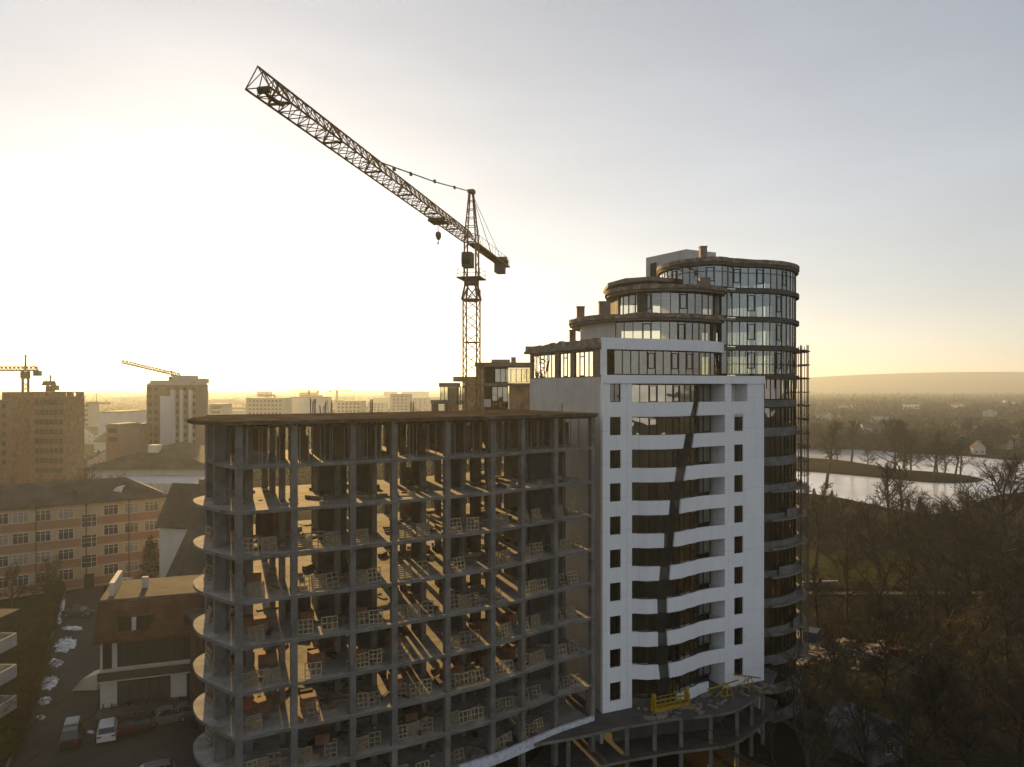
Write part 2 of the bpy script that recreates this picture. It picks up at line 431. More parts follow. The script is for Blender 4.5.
# ------------------------------------------------------------------ the open concrete frame building
FB = [(gx(u, Y), Y) for u, Y in ((239, 55.5), (294, 57.5), (352.5, 59.5), (394, 61.2), (447, 63.7), (492, 66.2), (522, 68.5), (555, 71.3), (592, 74.0))]
FBC = catmull(FB, 8)
def fbt(t, r=0.0):
    """point at column index t, r metres behind the facade; and the unit tangent there"""
    i = min(len(FBC) - 2, max(0, int(t * 8))); w_ = t * 8 - i
    p = (lerp(FBC[i][0], FBC[i + 1][0], w_), lerp(FBC[i][1], FBC[i + 1][1], w_))
    a = FBC[max(0, i - 3)]; c = FBC[min(len(FBC) - 1, i + 4)]
    tx, ty = c[0] - a[0], c[1] - a[1]; l = math.hypot(tx, ty); tx /= l; ty /= l
    return (p[0] - ty * r, p[1] + tx * r), (tx, ty)
def fbp(t, r=0.0): return fbt(t, r)[0]
DEPTH = 13.0
def zs(k): return 31.6 - 3.3 * k          # top of slab k
fb = thing('concrete_frame_building', 'open unfinished concrete frame block with bare columns and slabs and no walls', 'building', (-8, 70, -5))
def curve(t0, t1, r, n=40): return [fbp(lerp(t0, t1, i / n), r) for i in range(n + 1)]
lobe = catmull([(-20.2, 55.3), (-22.4, 57.0), (-24.2, 58.7), (-25.2, 60.2), (-25.8, 61.6), (-25.9, 63.0), (-25.5, 64.3)], 5)
lobe_small = [(-20.4, 55.6), (-21.6, 56.9), (-23.2, 58.9), (-24.6, 61.3), (-25.6, 63.9)]
TEND = 8.0
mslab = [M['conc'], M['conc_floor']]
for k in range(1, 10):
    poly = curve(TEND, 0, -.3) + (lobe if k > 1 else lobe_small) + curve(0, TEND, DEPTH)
    b = MB(); b.prism(poly, zs(k) - .26, zs(k)); b.m[1] = 1; b.m[0] = 2  # underside face darker: interior shade put into its colour
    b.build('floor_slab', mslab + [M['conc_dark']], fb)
# roof slab with wide formwork overhang, boards and joists below
poly = curve(TEND, 0, -.9) + [(-20.0, 54.3), (-20.6, 54.1), (-23.2, 55.4), (-24.9, 58.2), (-26.0, 62.0), (-26.2, 65.0)] + curve(0, TEND, DEPTH + 1.2)
b = MB(); b.prism(poly, zs(0) - .22, zs(0)); b.build('roof_slab', M['roofdeck'], fb)
b = MB()
b.prism([(p[0], p[1]) for p in poly], zs(0) - .27, zs(0) - .224)
for t in [i * .125 for i in range(0, 65)]:
    p, d = fbt(t, 5.4); n = (-d[1], d[0])
    b.obox(p, n, 12.2, .1, zs(0) - .42, zs(0) - .272)
for r in (.6, 2.2, 5.0, 8.0):
    for i in range(16):
        p, d = fbt(i * .5 + .25, r)
        b.obox(p, d, 2.6, .09, zs(0) - .58, zs(0) - .422)
b.build('roof_formwork', M['ply'], fb)
# columns
cols = []
for i in range(9):
    for r, L, W in ((.05, .48, .5), (4.6, .45, .5), (8.8, .45, .5), (DEPTH - .35, .5, .45)):
        p, d = fbt(i, r); cols.append((p, d, L, W))
ld = (-.61, .79)
cols += [((-22.65, 58.85), ld, .5, .85), ((-25.0, 63.0), ld, .5, .75), ((-20.9, 60.4), ld, .5, .5), ((-22.6, 64.3), ld, .5, .5)]
for p, d, L, W in cols:
    b = MB(); b.obox(p, d, L, W, -5.2, zs(0) - .24); b.build('column', M['conc'], fb)
# shear walls parallel to the facade, and the stubs that run back from them
for t0, t1, r in ((1.72, 2.42, 6.2), (2.72, 3.12, 6.4), (4.02, 4.25, 7.0), (4.7, 5.38, 5.6), (5.72, 6.06, 6.0), (6.5, 6.7, 7.5), (7.05, 7.9, 4.0), (.35, .62, 10.5)):
    b = MB(); a = [fbp(lerp(t0, t1, i / 4), r) for i in range(5)]; c = [fbp(lerp(t0, t1, i / 4), r + .25) for i in range(5)]
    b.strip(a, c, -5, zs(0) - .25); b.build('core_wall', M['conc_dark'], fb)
for t, r0, r1 in ((1.72, 6.5, 9.0), (3.12, 6.7, 8.5), (7.05, 4.3, 8)):
    a = fbp(t, r0); c = fbp(t, r1); b = MB()
    dd = (c[0] - a[0], c[1] - a[1]); l = math.hypot(*dd); dd = (dd[0] / l, dd[1] / l)
    b.obox(((a[0] + c[0]) / 2, (a[1] + c[1]) / 2), dd, l, .25, -5, zs(0) - .25); b.build('core_wall', M['conc'], fb)
# half built brick partitions added to break the sun streaks, different on every floor
rng = random.Random(31)
for k in range(2, 10):
    for q in range(5 if k > 2 else 2):
        t = rng.uniform(.2, 7.6); r = rng.uniform(5.5, 12.2); hh = rng.choice((.7, 1.4, 2.2, 2.95, 2.95)); b = MB()
        if rng.random() < .55:
            a = curve(t, min(7.9, t + rng.uniform(.25, .6)), r, 4); c = [(x + .01, y + .2) for x, y in a]; b.strip(a, c, zs(k) + .004, zs(k) + hh)
        else:
            p, d = fbt(t, r); n = (-d[1], d[0]); b.obox(p, n, rng.uniform(1.2, 3.0), .2, zs(k) + .004, zs(k) + hh)
        b.build('streak_break_wall', M[rng.choice(('brick_raw', 'brick_pile', 'conc_dark'))], fb)
# end wall against the white block
# shuttering boards left standing round the top storey, with gaps between them
rng = random.Random(11)
for i in range(34):
    t = .9 + i * .21
    if t > 7.9 or i in (3, 4, 9, 15, 22, 28): continue
    p, d = fbt(t, 3.0 + rng.uniform(-.3, .5)); b = MB()
    b.obox(p, d, .58, .06, zs(1) + .01, zs(0) - .7 - rng.choice((0, 0, .3, .7))); b.build('shutter_board', M['ply'], fb)
for i in range(12):
    t = i * .7 + rng.uniform(0, .2)
    if t > 7.9: continue
    p, d = fbt(t, DEPTH - 1.0); b = MB(); b.obox(p, d, 1.5, .06, zs(1) + .01, zs(0) - .7); b.build('shutter_board', M['ply'], fb)
# long low shed added behind the frame to keep low sun off its lower storeys
a_, c_ = fbp(.2, DEPTH + 9), fbp(7.6, DEPTH + 9)
shed = thing('sun_block_shed', 'long low brown site shed glimpsed through the lower storeys of the concrete frame', 'shed', (a_[0], a_[1], 0))
d_, l_ = ((c_[0] - a_[0]) / math.hypot(c_[0] - a_[0], c_[1] - a_[1]), (c_[1] - a_[1]) / math.hypot(c_[0] - a_[0], c_[1] - a_[1])), math.hypot(c_[0] - a_[0], c_[1] - a_[1])
m_ = ((a_[0] + c_[0]) / 2 - d_[1] * 3, (a_[1] + c_[1]) / 2 + d_[0] * 3)
b = MB(); b.obox(m_, d_, l_, 6, -5, 10.2); b.build('wall', M['ply'], shed)
b = MB(); b.obox(m_, d_, l_ + .8, 6.8, 10.203, 10.5); b.build('roof', M['roof_dark'], shed)
for i in range(5):
    q = (a_[0] + d_[0] * l_ * (i + .5) / 5 + d_[1] * .03, a_[1] + d_[1] * l_ * (i + .5) / 5 - d_[0] * .03); b = MB(); b.obox(q, d_, 3.2, .05, .2, 4.2); b.build('door', M['steel'], shed)
# steel starter bars left standing on the roof
for t, r, n, h in ((1.9, 12.2, 9, 1.5), (2.25, 12.4, 4, .9), (2.5, 12.2, 7, 1.3), (3.6, 12.5, 7, 1.4), (5.5, 8.8, 5, .9), (5.8, 4, 4, .8), (6.5, 8.8, 6, 1.0), (6.9, 4.2, 4, .8), (7.5, 8.8, 5, .9), (7.9, 4.5, 5, 1.0), (4.7, 12.4, 6, 1.2)):
    p, d = fbt(t, r); b = MB()
    for q in range(n):
        x, y = p[0] + rng.uniform(-.3, .3), p[1] + rng.uniform(-.3, .3)
        b.tube((x, y, zs(0) - .1), (x + rng.uniform(-.08, .08), y + rng.uniform(-.08, .08), zs(0) + h * rng.uniform(.75, 1)), .03, n=4)
    b.build('starter_bar', M['rust'], fb)
# pale insulated upstand on the lowest shown slab edge, at the right
a = curve(4.2, 7.95, -.62, 24); c = curve(4.2, 7.95, -.32, 24)
b = MB(); b.strip(a, c, zs(9) - .45, zs(9) + .42); b.build('edge_upstand', M['foam'], fb)
p, d = fbt(7.98, .3); b = MB(); b.obox(p, d, .5, .4, 2, 5.0); b.build('brick_pier', M['brick_raw'], fb)

# steel props under the roof formwork
b = MB(); b.tube((0, 0, 0), (0, 0, 1.5), .05, n=5); b.tube((0, 0, 1.45), (0, 0, 2.63), .04, n=5); b.box(-.1, .1, -.1, .1, 0, .02); b.box(-.1, .1, -.1, .1, 2.61, 2.63); b.box(-.06, .06, -.06, .06, 1.42, 1.5)
prop0 = None
rng = random.Random(5)
for i in range(88):
    t = (i * .0925 + rng.uniform(-.03, .03)) % 8.0
    r = (.55, 1.3, .8, 2.3)[i % 4] + rng.uniform(-.15, .15)
    if abs(t - round(t)) < .1: continue
    p = fbp(t, r)
    if prop0 is None:
        o = prop0 = b.build('formwork_prop', M['steel']); 
        tag(o, 'slender steel prop holding up the roof formwork in the top storey of the concrete frame', 'prop', 'steel props under the roof formwork')
    else:
        o = prop0.copy(); COL.objects.link(o)
    o.location = (p[0], p[1], zs(1))
for x, y in ((-24.0, 58.2), (-24.8, 59.6), (-25.4, 61.2), (-24.9, 60.5), (-23.4, 57.2), (-25.9, 63.2)):
    o = prop0.copy(); COL.objects.link(o); o.location = (x, y, zs(2) if False else zs(1))
    # these stand on the small corner landing of the first floor below the roof
    o.location = (lerp(x, -20, .16), lerp(y, 62, .16), zs(1))

# timber guard panels leaning at the open slab edges
def lattice(wd, h, nv, nh, t=.05, rail=.07):
    b = MB()
    for i in range(nv):
        x = lerp(-wd / 2, wd / 2 - rail, i / (nv - 1)); b.box(x, x + rail, 0, t, 0, h)
    for j in range(nh):
        z = lerp(.04, h - rail, j / (nh - 1)); b.box(-wd / 2 + .004, wd / 2 - .004, -t * .8, -.003, z, z + rail)
    return b
def palletmb(wd, h, n):
    b = MB()
    for x in (-wd / 2, -.05, wd / 2 - .1): b.box(x, x + .1, .023, .12, 0, h)
    for j in range(n):
        z = lerp(0, h - .1, j / (n - 1)); b.box(-wd / 2, wd / 2, 0, .02, z, z + .1)
        if j in (0, n // 2, n - 1): b.box(-wd / 2, wd / 2, .123, .143, z, z + .1)
    return b
kinds = [(lattice(1.15, 1.15, 4, 4), 'wood', 'open lattice'), (lattice(1.3, 1.05, 4, 3), 'wood', 'low open lattice'), (lattice(1.0, 1.2, 3, 4), 'wood2', 'weathered narrow lattice'), (palletmb(1.2, 1.1, 7), 'wood2', 'weathered slatted pallet')]
protos = [None] * 4
rng = random.Random(21)
BAYS = ORD[:8]
def storey(k): return ORD[k] + ' storey from roof'
for k in range(3, 10):
    for bay in range(8):
        n = rng.choice((3, 3, 1, 2, 4) if k > 3 else (1, 2, 2, 2, 3))
        if bay == 7 and k == 9: n = 0
        if bay in (2,) and n > 2: n = 2
        span = 1.0 - .24
        wpos = sorted(rng.uniform(.0, .25 / max(n, 1)) + (q + .1) / max(n, 1) for q in range(n))
        for q in range(n):
            t = bay + .16 + min(.95, wpos[q]) * span * .92
            kd = rng.choice((0, 0, 1, 1, 2, 2, 3, 3)) if k > 4 else rng.choice((3, 3, 0, 2))
            p, d = fbt(t, rng.uniform(.25, .7)); rz = math.atan2(d[1], d[0]) + rng.uniform(-.12, .12)
            lean = rng.uniform(-.34, -.1)
            lab = '%s panel, %s of the %s bay from left, %s' % (kinds[kd][2], ORD[q], BAYS[bay], storey(k))
            nm = ('guard_panel', 'guard_panel', 'guard_panel', 'timber_pallet')[kd]
            if protos[kd] is None:
                o = protos[kd] = kinds[kd][0].build(nm, M[kinds[kd][1]])
            else:
                o = protos[kd].copy(); COL.objects.link(o)
            tag(o, lab, 'panel' if kd < 3 else 'pallet', 'timber panels along the open slab edges')
            o.location = (p[0], p[1], zs(k) + .01); o.rotation_euler = (lean, rng.uniform(-.05, .05) , rz)
# panels stacked in the rounded corner at the left
for k in range(3, 10):
    for q, (x, y) in enumerate(((-22.9, 60.0), (-24.3, 62.1))):
        kd = (k + q) % 3
        o = protos[kd].copy(); COL.objects.link(o)
        tag(o, '%s panel beside the %s rounded corner column, %s' % (kinds[kd][2], ('front', 'rear')[q], storey(k)), 'panel', 'timber panels along the open slab edges')
        o.location = (x - .5, y - .4, zs(k) + .01); o.rotation_euler = (-.25, 0, math.atan2(-.79, .61) + rng.uniform(-.2, .2))
# brick stacks on the floors
def brickstack(l, wd, h):
    b = MB(); b.box(-l / 2, l / 2, -wd / 2, wd / 2, .14, h)
    return b
bs = None
spots = [(0.3, 5, 4), (.55, 5, 3.2), (.72, 6, 4.6), (.4, 6, 5.5), (.6, 7, 3.6), (.35, 7, 4.8), (1.35, 5, 3.4), (1.5, 6, 3.0), (1.35, 7, 2.6), (2.3, 6, 2.2), (3.35, 6, 4), (3.3, 7, 3.0), (3.6, 8, 3.2), (4.3, 7, 2.4), (4.55, 7, 2.8), (5.4, 6, 3), (5.55, 7, 3.4), (6.3, 6, 3), (6.4, 7, 3.6), (.5, 4, 4.5), (2.4, 5, 2.6), (1.6, 8, 3), (4.4, 5, 3.4)]
for t, k, r in spots:
    p, d = fbt(t, r)
    lab = 'red brick stack on pallet, %s bay from left, %s' % (BAYS[int(t)], storey(k))
    if [1 for s_ in spots if int(s_[0]) == int(t) and s_[1] == k and s_ != (t, k, r)]:
        lab = '%s %s' % ('nearer' if r < 4 else 'deeper', lab)
    if bs is None:
        bs = thing('brick_stack', lab, 'brick stack', group='brick stacks on the open floors')
        x = brickstack(1.1, .9, 1.0); x.build('stacked_bricks', M['brick_pile'], bs, True)
        x = MB()
        for q in (-.5, -.05, .4): x.box(q, q + .1, -.5, .5, 0, .1)
        for q in (-.5, -.25, 0, .25, .4): x.box(-.58, .58, q, q + .1, .103, .123)
        x.build('pallet_base', M['wood2'], bs, True)
        o = bs
    else: o = dup(bs, (0, 0, 0))
    tag(o, lab); o.location = (p[0], p[1], zs(k) + .004); o.rotation_euler = (0, 0, math.atan2(d[1], d[0]) + rng.uniform(-.3, .3))
# loose boards lying on an edge, right of the middle
b = MB()
p, d = fbt(4.5, -.05)
for i in range(5):
    b.obox((p[0] + d[0] * .2 * (i % 3), p[1] + d[1] * .2 * (i % 3)), d, 3.6 - .3 * (i % 2), .14, zs(7) + .01 + i * .045, zs(7) + .05 + i * .045)
tag(b.build('board_stack', M['wood']), 'flat stack of long pale boards on the seventh slab edge down, fifth bay', 'boards')
# lit work lamp is only a small glint in the photograph, left as sunlight

# ------------------------------------------------------------------ podium in front of the white block
pod = thing('podium', 'low curved concrete podium on thin columns in front of the white block', 'podium', (16, 78, -5))
pfront = catmull([(2.0, 68.6), (6.3, 70.2), (10, 71.9), (13.1, 73.0), (15.7, 73.9), (18.8, 74.6), (21.7, 75.5), (24.0, 77.4), (26.2, 80.0), (28.2, 82.6)], 5)
back = [(30, 86), (27.0, 90), (6.5, 82), (1.2, 70.6)]
for z in (1.88, -1.35):
    b = MB(); b.prism(pfront + back, z - .28, z); b.m[1] = 1
    b.build('deck_slab', [M['conc'], M['conc_dark']], pod)
for i, j in ((4, 1.2), (12, 1), (17, 1), (22, 1.4), (27, 1), (33, 1), (38, 1), (43, 1)):
    p = pfront[min(i, len(pfront) - 1)]; q = (p[0] - .25, p[1] + .8)
    b = MB(); b.obox(q, (1, 0), .38, .38, -6, 1.62); b.build('column', M['conc'], pod)
for x, y in ((9, 76.5), (13, 78), (17, 79.5), (21, 80.6), (25, 83)):
    b = MB(); b.obox((x, y), (1, 0), .45, .45, -6, 1.62); b.build('column', M['conc'], pod)
b = MB(); b.strip(offset(pfront[12:], -3.6), offset(pfront[12:], -3.9), -1.33, 1.58); b.build('recessed_wall', M['conc_dark'], pod)

# ------------------------------------------------------------------ the white block
L0 = (8.98, 75.0); DW = (.9104, .4137); OW = (.4137, -.9104)
def W(s, o=0.0): return (L0[0] + DW[0] * s + OW[0] * o, L0[1] + DW[1] * s + OW[1] * o)
def su(u):
    k = (u - 512) / F
    return (k * L0[1] - L0[0]) / (DW[0] - k * DW[1])
def tu(u):
    """metres back along the left side wall seen at column u"""
    k = (u - 512) / F
    return (L0[0] - k * L0[1]) / (OW[0] - k * OW[1]) if False else (L0[0] - k * L0[1]) / (OW[0] + k * (-OW[1]))
SR = su(764)
wb = thing('white_apartment_block', 'white rendered apartment block with rippling balcony bands and a dark zigzag gap', 'building', (18, 82, 0))
bul = [(su(632), 0), (su(645), .85), (su(658), 1.3), (su(672), 1.25), (su(687), .7), (su(702), .12), (su(712), 0), (su(725), 0)]
def bulge(s):
    if s <= bul[0][0] or s >= bul[-1][0]: return 0.0
    for (a, x), (c, y) in zip(bul[:-1], bul[1:]):
        if s <= c:
            return lerp(x, y, sstep(a, c, s))
    return 0
# smooth the bulge a little
_b = [bulge(SR * i / 200) for i in range(201)]
for _ in range(6): _b = [_b[0]] + [(_b[i - 1] + 2 * _b[i] + _b[i + 1]) / 4 for i in range(1, 200)] + [_b[200]]
def bul_s(s):
    x = max(0, min(199.999, s / SR * 200)); i = int(x); return lerp(_b[i], _b[i + 1], x - i)
def sub(u):
    s = su(u)
    for _ in range(6):
        o = bul_s(s); k = (u - 512) / F; px, py = L0[0] + OW[0] * o, L0[1] + OW[1] * o
        s = (k * py - px) / (DW[0] - k * DW[1])
    return s
def suo(u, o):
    k = (u - 512) / F; px, py = L0[0] + OW[0] * o, L0[1] + OW[1] * o
    return (k * py - px) / (DW[0] - k * DW[1])
def glass_o(s):
    return bul_s(s) - .32 - 1.75 * sstep(su(694), su(714), s)
def sbox(b, s0, s1, o0, o1, z0, z1):
    b.prism([W(s0, o1), W(s1, o1), W(s1, o0), W(s0, o0)], z0, z1)

Z0 = 1.9
ZB, ZT = lambda k: 32.55 - 3.3 * k, lambda k: 34.4 - 3.3 * k      # opening bottom/top of row k
# left pier wall with its column of windows
s0, s1, s2, s3 = su(602.6), su(610), su(621), su(632)
sg0, sg1 = su(626.4), su(627.4)
b = MB()
sbox(b, s0, s1, -.4, 0, Z0 - .1, 34.45)
sbox(b, s2, sg0, -.4, 0, Z0 - .1, 34.45)
sbox(b, sg0, sg1, -.4, -.06, Z0 - .1, 34.45)
sbox(b, sg1, s3, -.4, 0, Z0 - .1, 34.45)
zz = [Z0 - .1]
for k in range(9, -1, -1):
    sbox(b, s1, s2, -.4, 0, zz[-1], ZB(k) + .05); zz.append(ZT(k) + .02)
sbox(b, s1, s2, -.4, 0, zz[-1], 34.45)
b.build('left_wall', M['white'], wb)
# right wall with its column of windows
r0, r1, r2, r3 = su(725), su(734.3), su(743.3), SR
q1, q2 = su(731.5), su(747.5)
b = MB()
sbox(b, r0, r1, -.4, 0, Z0, 30.9); sbox(b, r2, r3, -.4, 0, Z0, 30.9)
sbox(b, r0, q1, -.4, 0, 30.9, 34.45); sbox(b, q2, r3, -.4, 0, 30.9, 34.45)
z = Z0
for k in range(9, 0, -1):
    sbox(b, r1, r2, -.4, 0, z, ZB(k) + .1); z = ZT(k) + .1
sbox(b, r1, r2, -.4, 0, z, 30.9); sbox(b, q1, q2, -.4, 0, 30.9, ZB(0))
sbox(b, r0, r0 + .22, -2.6, -.402, Z0, 34.4)
sbox(b, r3 - .3, r3, -14, -.402, Z0 - 6, 34.4)
sbox(b, q1, q2, -2.2, -2.0, 31, 34.4); sbox(b, q1 - .25, q1 - .03, -2.0, -.41, 31, 34.4); sbox(b, q2 + .03, q2 + .25, -2.0, -.41, 31, 34.4)
b.build('right_wall', M['white'], wb)
b = MB(); b.strip([W(SR * i / 20, .16) for i in range(21)], [W(SR * i / 20, -.38) for i in range(21)], 34.46, 35.3)
b.build('cornice_band', M['white'], wb)
# the tall white edge at the left of the penthouse and its curved white parapet
ctop = catmull([(suo(u, o), o) for u, o in ((602.6, .02), (630, .12), (660, .3), (690, .3), (708, -.15), (717, -.75), (722.5, -1.6), (724, -2.8), (721, -5), (712, -8))], 6)
cpl = [W(s, o) for s, o in ctop]
b = MB(); sbox(b, s0, su(607), -.45, 0, 35.302, 37.86); b.build('corner_pier', M['white'], wb)
b = MB(); b.strip(cpl, offset(cpl, -.28), 37.86, 39.0); b.build('curved_parapet', M['white'], wb)

# small windows (frame + pane), one mesh shared by all of them
def winmesh(wd, h, nv, extra=None, fr=.06, t=.08):
    b = MB()
    b.box(-wd / 2, -wd / 2 + fr, 0, t, 0, h); b.box(wd / 2 - fr, wd / 2, 0, t, 0, h)
    b.box(-wd / 2 + fr, wd / 2 - fr, 0, t, 0, fr); b.box(-wd / 2 + fr, wd / 2 - fr, 0, t, h - fr, h)
    for i in range(1, nv):
        x = lerp(-wd / 2, wd / 2, i / nv); b.box(x - fr * .5, x + fr * .5, .004, t - .004, fr, h - fr)
    for zf in (extra or []):
        b.box(-wd / 2 + fr, wd / 2 - fr, .008, t - .008, h * zf - fr * .4, h * zf + fr * .4)
    p = MB(); p.add([(-wd / 2 + .02, t * .6, .02), (wd / 2 - .02, t * .6, .02), (wd / 2 - .02, t * .6, h - .02), (-wd / 2 + .02, t * .6, h - .02)], [(0, 1, 2, 3)])
    return b, p
RZ = math.atan2(DW[1], DW[0])
def windows(parent, name, mesh, spots, fm, gm, rz, base=None):
    """one window part (with its pane) per spot"""
    fr, pa = mesh; f0 = p0 = None; vr = random.Random(len(spots))
    alts = gm if isinstance(gm, (list, tuple)) else [gm]; gm = alts[0]
    off = Vector((0, 0, 0)); q = parent
    while q is not None: off += q.location; q = q.parent
    for (x, y, z) in spots:
        if f0 is None:
            o = f0 = fr.build(name, fm, None); o.parent = parent; o.location = (x - off.x, y - off.y, z - off.z); o.rotation_euler = (0, 0, rz)
            p0 = pa.build('pane', gm, None); p0.parent = o
        else:
            o = share(name, f0, (x - off.x, y - off.y, z - off.z), parent, rz)
            q = share('pane', p0, (0, 0, 0), o)
            g_ = vr.choice(alts)
            if g_ is not gm: q.material_slots[0].link = 'OBJECT'; q.material_slots[0].material = g_
sp = []
for k in range(10):
    p = W((s1 + s2) / 2, -.16); sp.append((p[0], p[1], ZB(k) + .05))
windows(wb, 'window', winmesh(s2 - s1, 1.82, 2), sp, M['frame_dark'], M['pane'], RZ)
sp = []
for k in range(1, 10):
    p = W((r1 + r2) / 2, -.16); sp.append((p[0], p[1], ZB(k) + .1))
windows(wb, 'window', winmesh(r2 - r1, 1.85, 2), sp, M['frame_dark'], M['pane'], RZ)

# balcony bands, each split by the dark gap
GAP = [(693.6, 699.4, 690.4, 697.2), (685.6, 694.7, 683, 692.6), (676.5, 686.9, 674.4, 684.3), (670, 681.2, 668.7, 679.9), (664.2, 675.2, 664, 673.9),
       (660.3, 671, 659, 670), (657.2, 667.7, 657.6, 667.7), (658, 667.4, 658, 668), (658.4, 669, 660, 670), (None, 677.5, None, 677)]
def band(sa_t, sb_t, sa_b, sb_b, zb, zt, name):
    n = 26; rings = []
    for i in range(n + 1):
        t = i / n; st = lerp(sa_t, sb_t, t); sb = lerp(sa_b, sb_b, t)
        rings.append([(*W(sb, bul_s(sb)), zb), (*W(sb, bul_s(sb) - .22), zb), (*W(st, bul_s(st) - .22), zt), (*W(st, bul_s(st)), zt)])
    b = MB(); b.loft(rings); return b.build(name, M['white'], wb)
SB0, SB1 = s3 + .01, r0 - .01
for k in range(10):
    zb, zt = ZB(k) - 1.43, ZB(k)
    g = GAP[k]
    if k < 9:
        band(SB0, sub(g[0]), SB0, sub(g[2]), zb, zt, 'balcony_band')
        band(sub(g[1]), SB1, sub(g[3]), SB1, zb, zt, 'balcony_band')
    else:
        band(sub(g[1]), su(708.5), sub(g[3]), su(708.5), zb + .1, zt + .1, 'balcony_band')
# strip glazing behind the bands
srng = random.Random(8)
ss = [lerp(SB0 + .03, SB1 - .3, i / 44) for i in range(45)]
for k in range(10):
    zb, zt = ZB(k) - .1, ZT(k) - .02
    b = MB()
    out_ = [W(s, glass_o(s) + .05) for s in ss]; inn = [W(s, glass_o(s) - .05) for s in ss]
    b.strip(out_, inn, zt - .09, zt); b.strip(out_, inn, zb, zb + .14)
    pts = resample([W(s, glass_o(s)) for s in ss], .92)
    for i, p in enumerate(pts):
        b.obox(p, DW, .06, .11, zb + .141, zt - .091)
    for i in (2, 5, 8, 11):
        if i + 1 < len(pts) and not (k == 9):
            a, c = pts[i], pts[i + 1]; d = (c[0] - a[0], c[1] - a[1]); l = math.hypot(*d); d = (d[0] / l, d[1] / l); m_ = ((a[0] + c[0]) / 2, (a[1] + c[1]) / 2)
            for z in (zt - .22, zb + .16): b.obox(m_, d, l - .07, .13, z, z + .08)
            for e in (-1, 1): b.obox((m_[0] + e * d[0] * (l / 2 - .1), m_[1] + e * d[1] * (l / 2 - .1)), d, .08, .132, zb + .241, zt - .221)
    fo = b.build('window_strip', M['frame_dark'], wb)
    g = MB(); vs_ = [(*p, zb + .1) for p in pts] + [(*p, zt - .05) for p in pts]; n = len(pts)
    g.add(vs_, [(i, i + 1, n + i + 1, n + i) for i in range(n - 1)])
    g.build('glazing', M['glass'], fo)
# raw dark wall behind the bands, floor slabs, rooms
b = MB()
for k in range(10):
    zb = ZB(k) - 1.43
    if k == 9: zb = Z0
    out_ = [W(s, bul_s(s) - .30) for s in ss if s < su(694)]; inn = [W(s, bul_s(s) - .36) for s in ss if s < su(694)]
    b.strip(out_, inn, zb + .02, ZB(k) - .11)
b.build('raw_backing', M['conc_dark'], wb)
for k in range(-1, 10):
    z = ZB(k) - .9
    b = MB()
    if k >= 0: poly = [W(s, bul_s(s) - .34) for s in ss] + [W(r0 + .3, -.42), W(SR - .32, -.42), W(SR - .32, -14), W(.3, -14), W(.3, -.42)]
    else: poly = [W(s, -.42) for s in (.3, SR - .32)] + [W(SR - .32, -14), W(.3, -16)]; z = 35.2
    b.prism(poly, z - .28, z); b.build('floor_slab', M['conc'], wb)
b = MB()
sbox(b, .5, SR - .4, -7.3, -7.1, Z0, 34.9)
for s in (s3 - .3, su(652), su(668), su(684), su(700)): sbox(b, s, s + .15, -7.05, -1.0 if s < su(690) else -2.6, Z0, 34.9)
b.build('room_wall', M['offwhite'], wb)
# the dark slanting strip of bare wall that shows through the gap, storey after storey
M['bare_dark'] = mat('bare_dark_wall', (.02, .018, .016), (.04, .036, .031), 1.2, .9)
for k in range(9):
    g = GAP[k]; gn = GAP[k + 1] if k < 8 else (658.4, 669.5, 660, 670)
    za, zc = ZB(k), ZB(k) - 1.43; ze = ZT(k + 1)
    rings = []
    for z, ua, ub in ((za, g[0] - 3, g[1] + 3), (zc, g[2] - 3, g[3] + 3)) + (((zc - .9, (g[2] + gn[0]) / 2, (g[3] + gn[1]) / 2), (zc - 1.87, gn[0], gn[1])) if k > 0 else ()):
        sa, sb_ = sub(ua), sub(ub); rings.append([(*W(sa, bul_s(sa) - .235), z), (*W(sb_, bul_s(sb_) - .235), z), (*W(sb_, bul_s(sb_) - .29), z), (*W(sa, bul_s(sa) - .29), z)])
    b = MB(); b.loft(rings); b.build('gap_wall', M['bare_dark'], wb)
# curtains / covered openings seen in a few rooms
b = MB()
for k in range(2, 10):
    sbox(b, su(640) + .2, su(668), -1.2, -1.15, ZB(k) - .6, ZT(k) - .2 - srng.uniform(0, .5))
b.build('room_screen', M['conc_dark'], wb)
# left side wall above the frame roof, with its penthouse windows
def side(t, o=0.0): return (L0[0] - OW[0] * t - DW[0] * o, L0[1] - OW[1] * t - DW[1] * o)
TB = 16.6
ND = (-OW[0], -OW[1])
def tbox(b, t0, t1, o0, o1, z0, z1): b.prism([side(t0, o0), side(t0, o1), side(t1, o1), side(t1, o0)], z0, z1)
b = MB(); tbox(b, .46, TB, -.3, 0, Z0 - 6, 35.1); b.build('side_wall', M['offwhite'], wb)
twin = [(592.6, 574), (570, 558.8), (554.5, 532)]
tw = [(tu(a), tu(c)) for a, c in twin]
b = MB(); tbox(b, .46, tw[0][0], -.3, -.02, 35.102, 38.0)
for (a, c), (d, e) in zip(tw[:-1], tw[1:]): tbox(b, c, d, -.3, -.02, 35.102, 38.0)
tbox(b, tw[-1][1], TB, -.3, -.02, 35.102, 38.0)
for a, c in tw: tbox(b, a, c, -.3, -.02, 37.78, 38.0)
b.build('penthouse_wall', M['brick_raw'], wb)
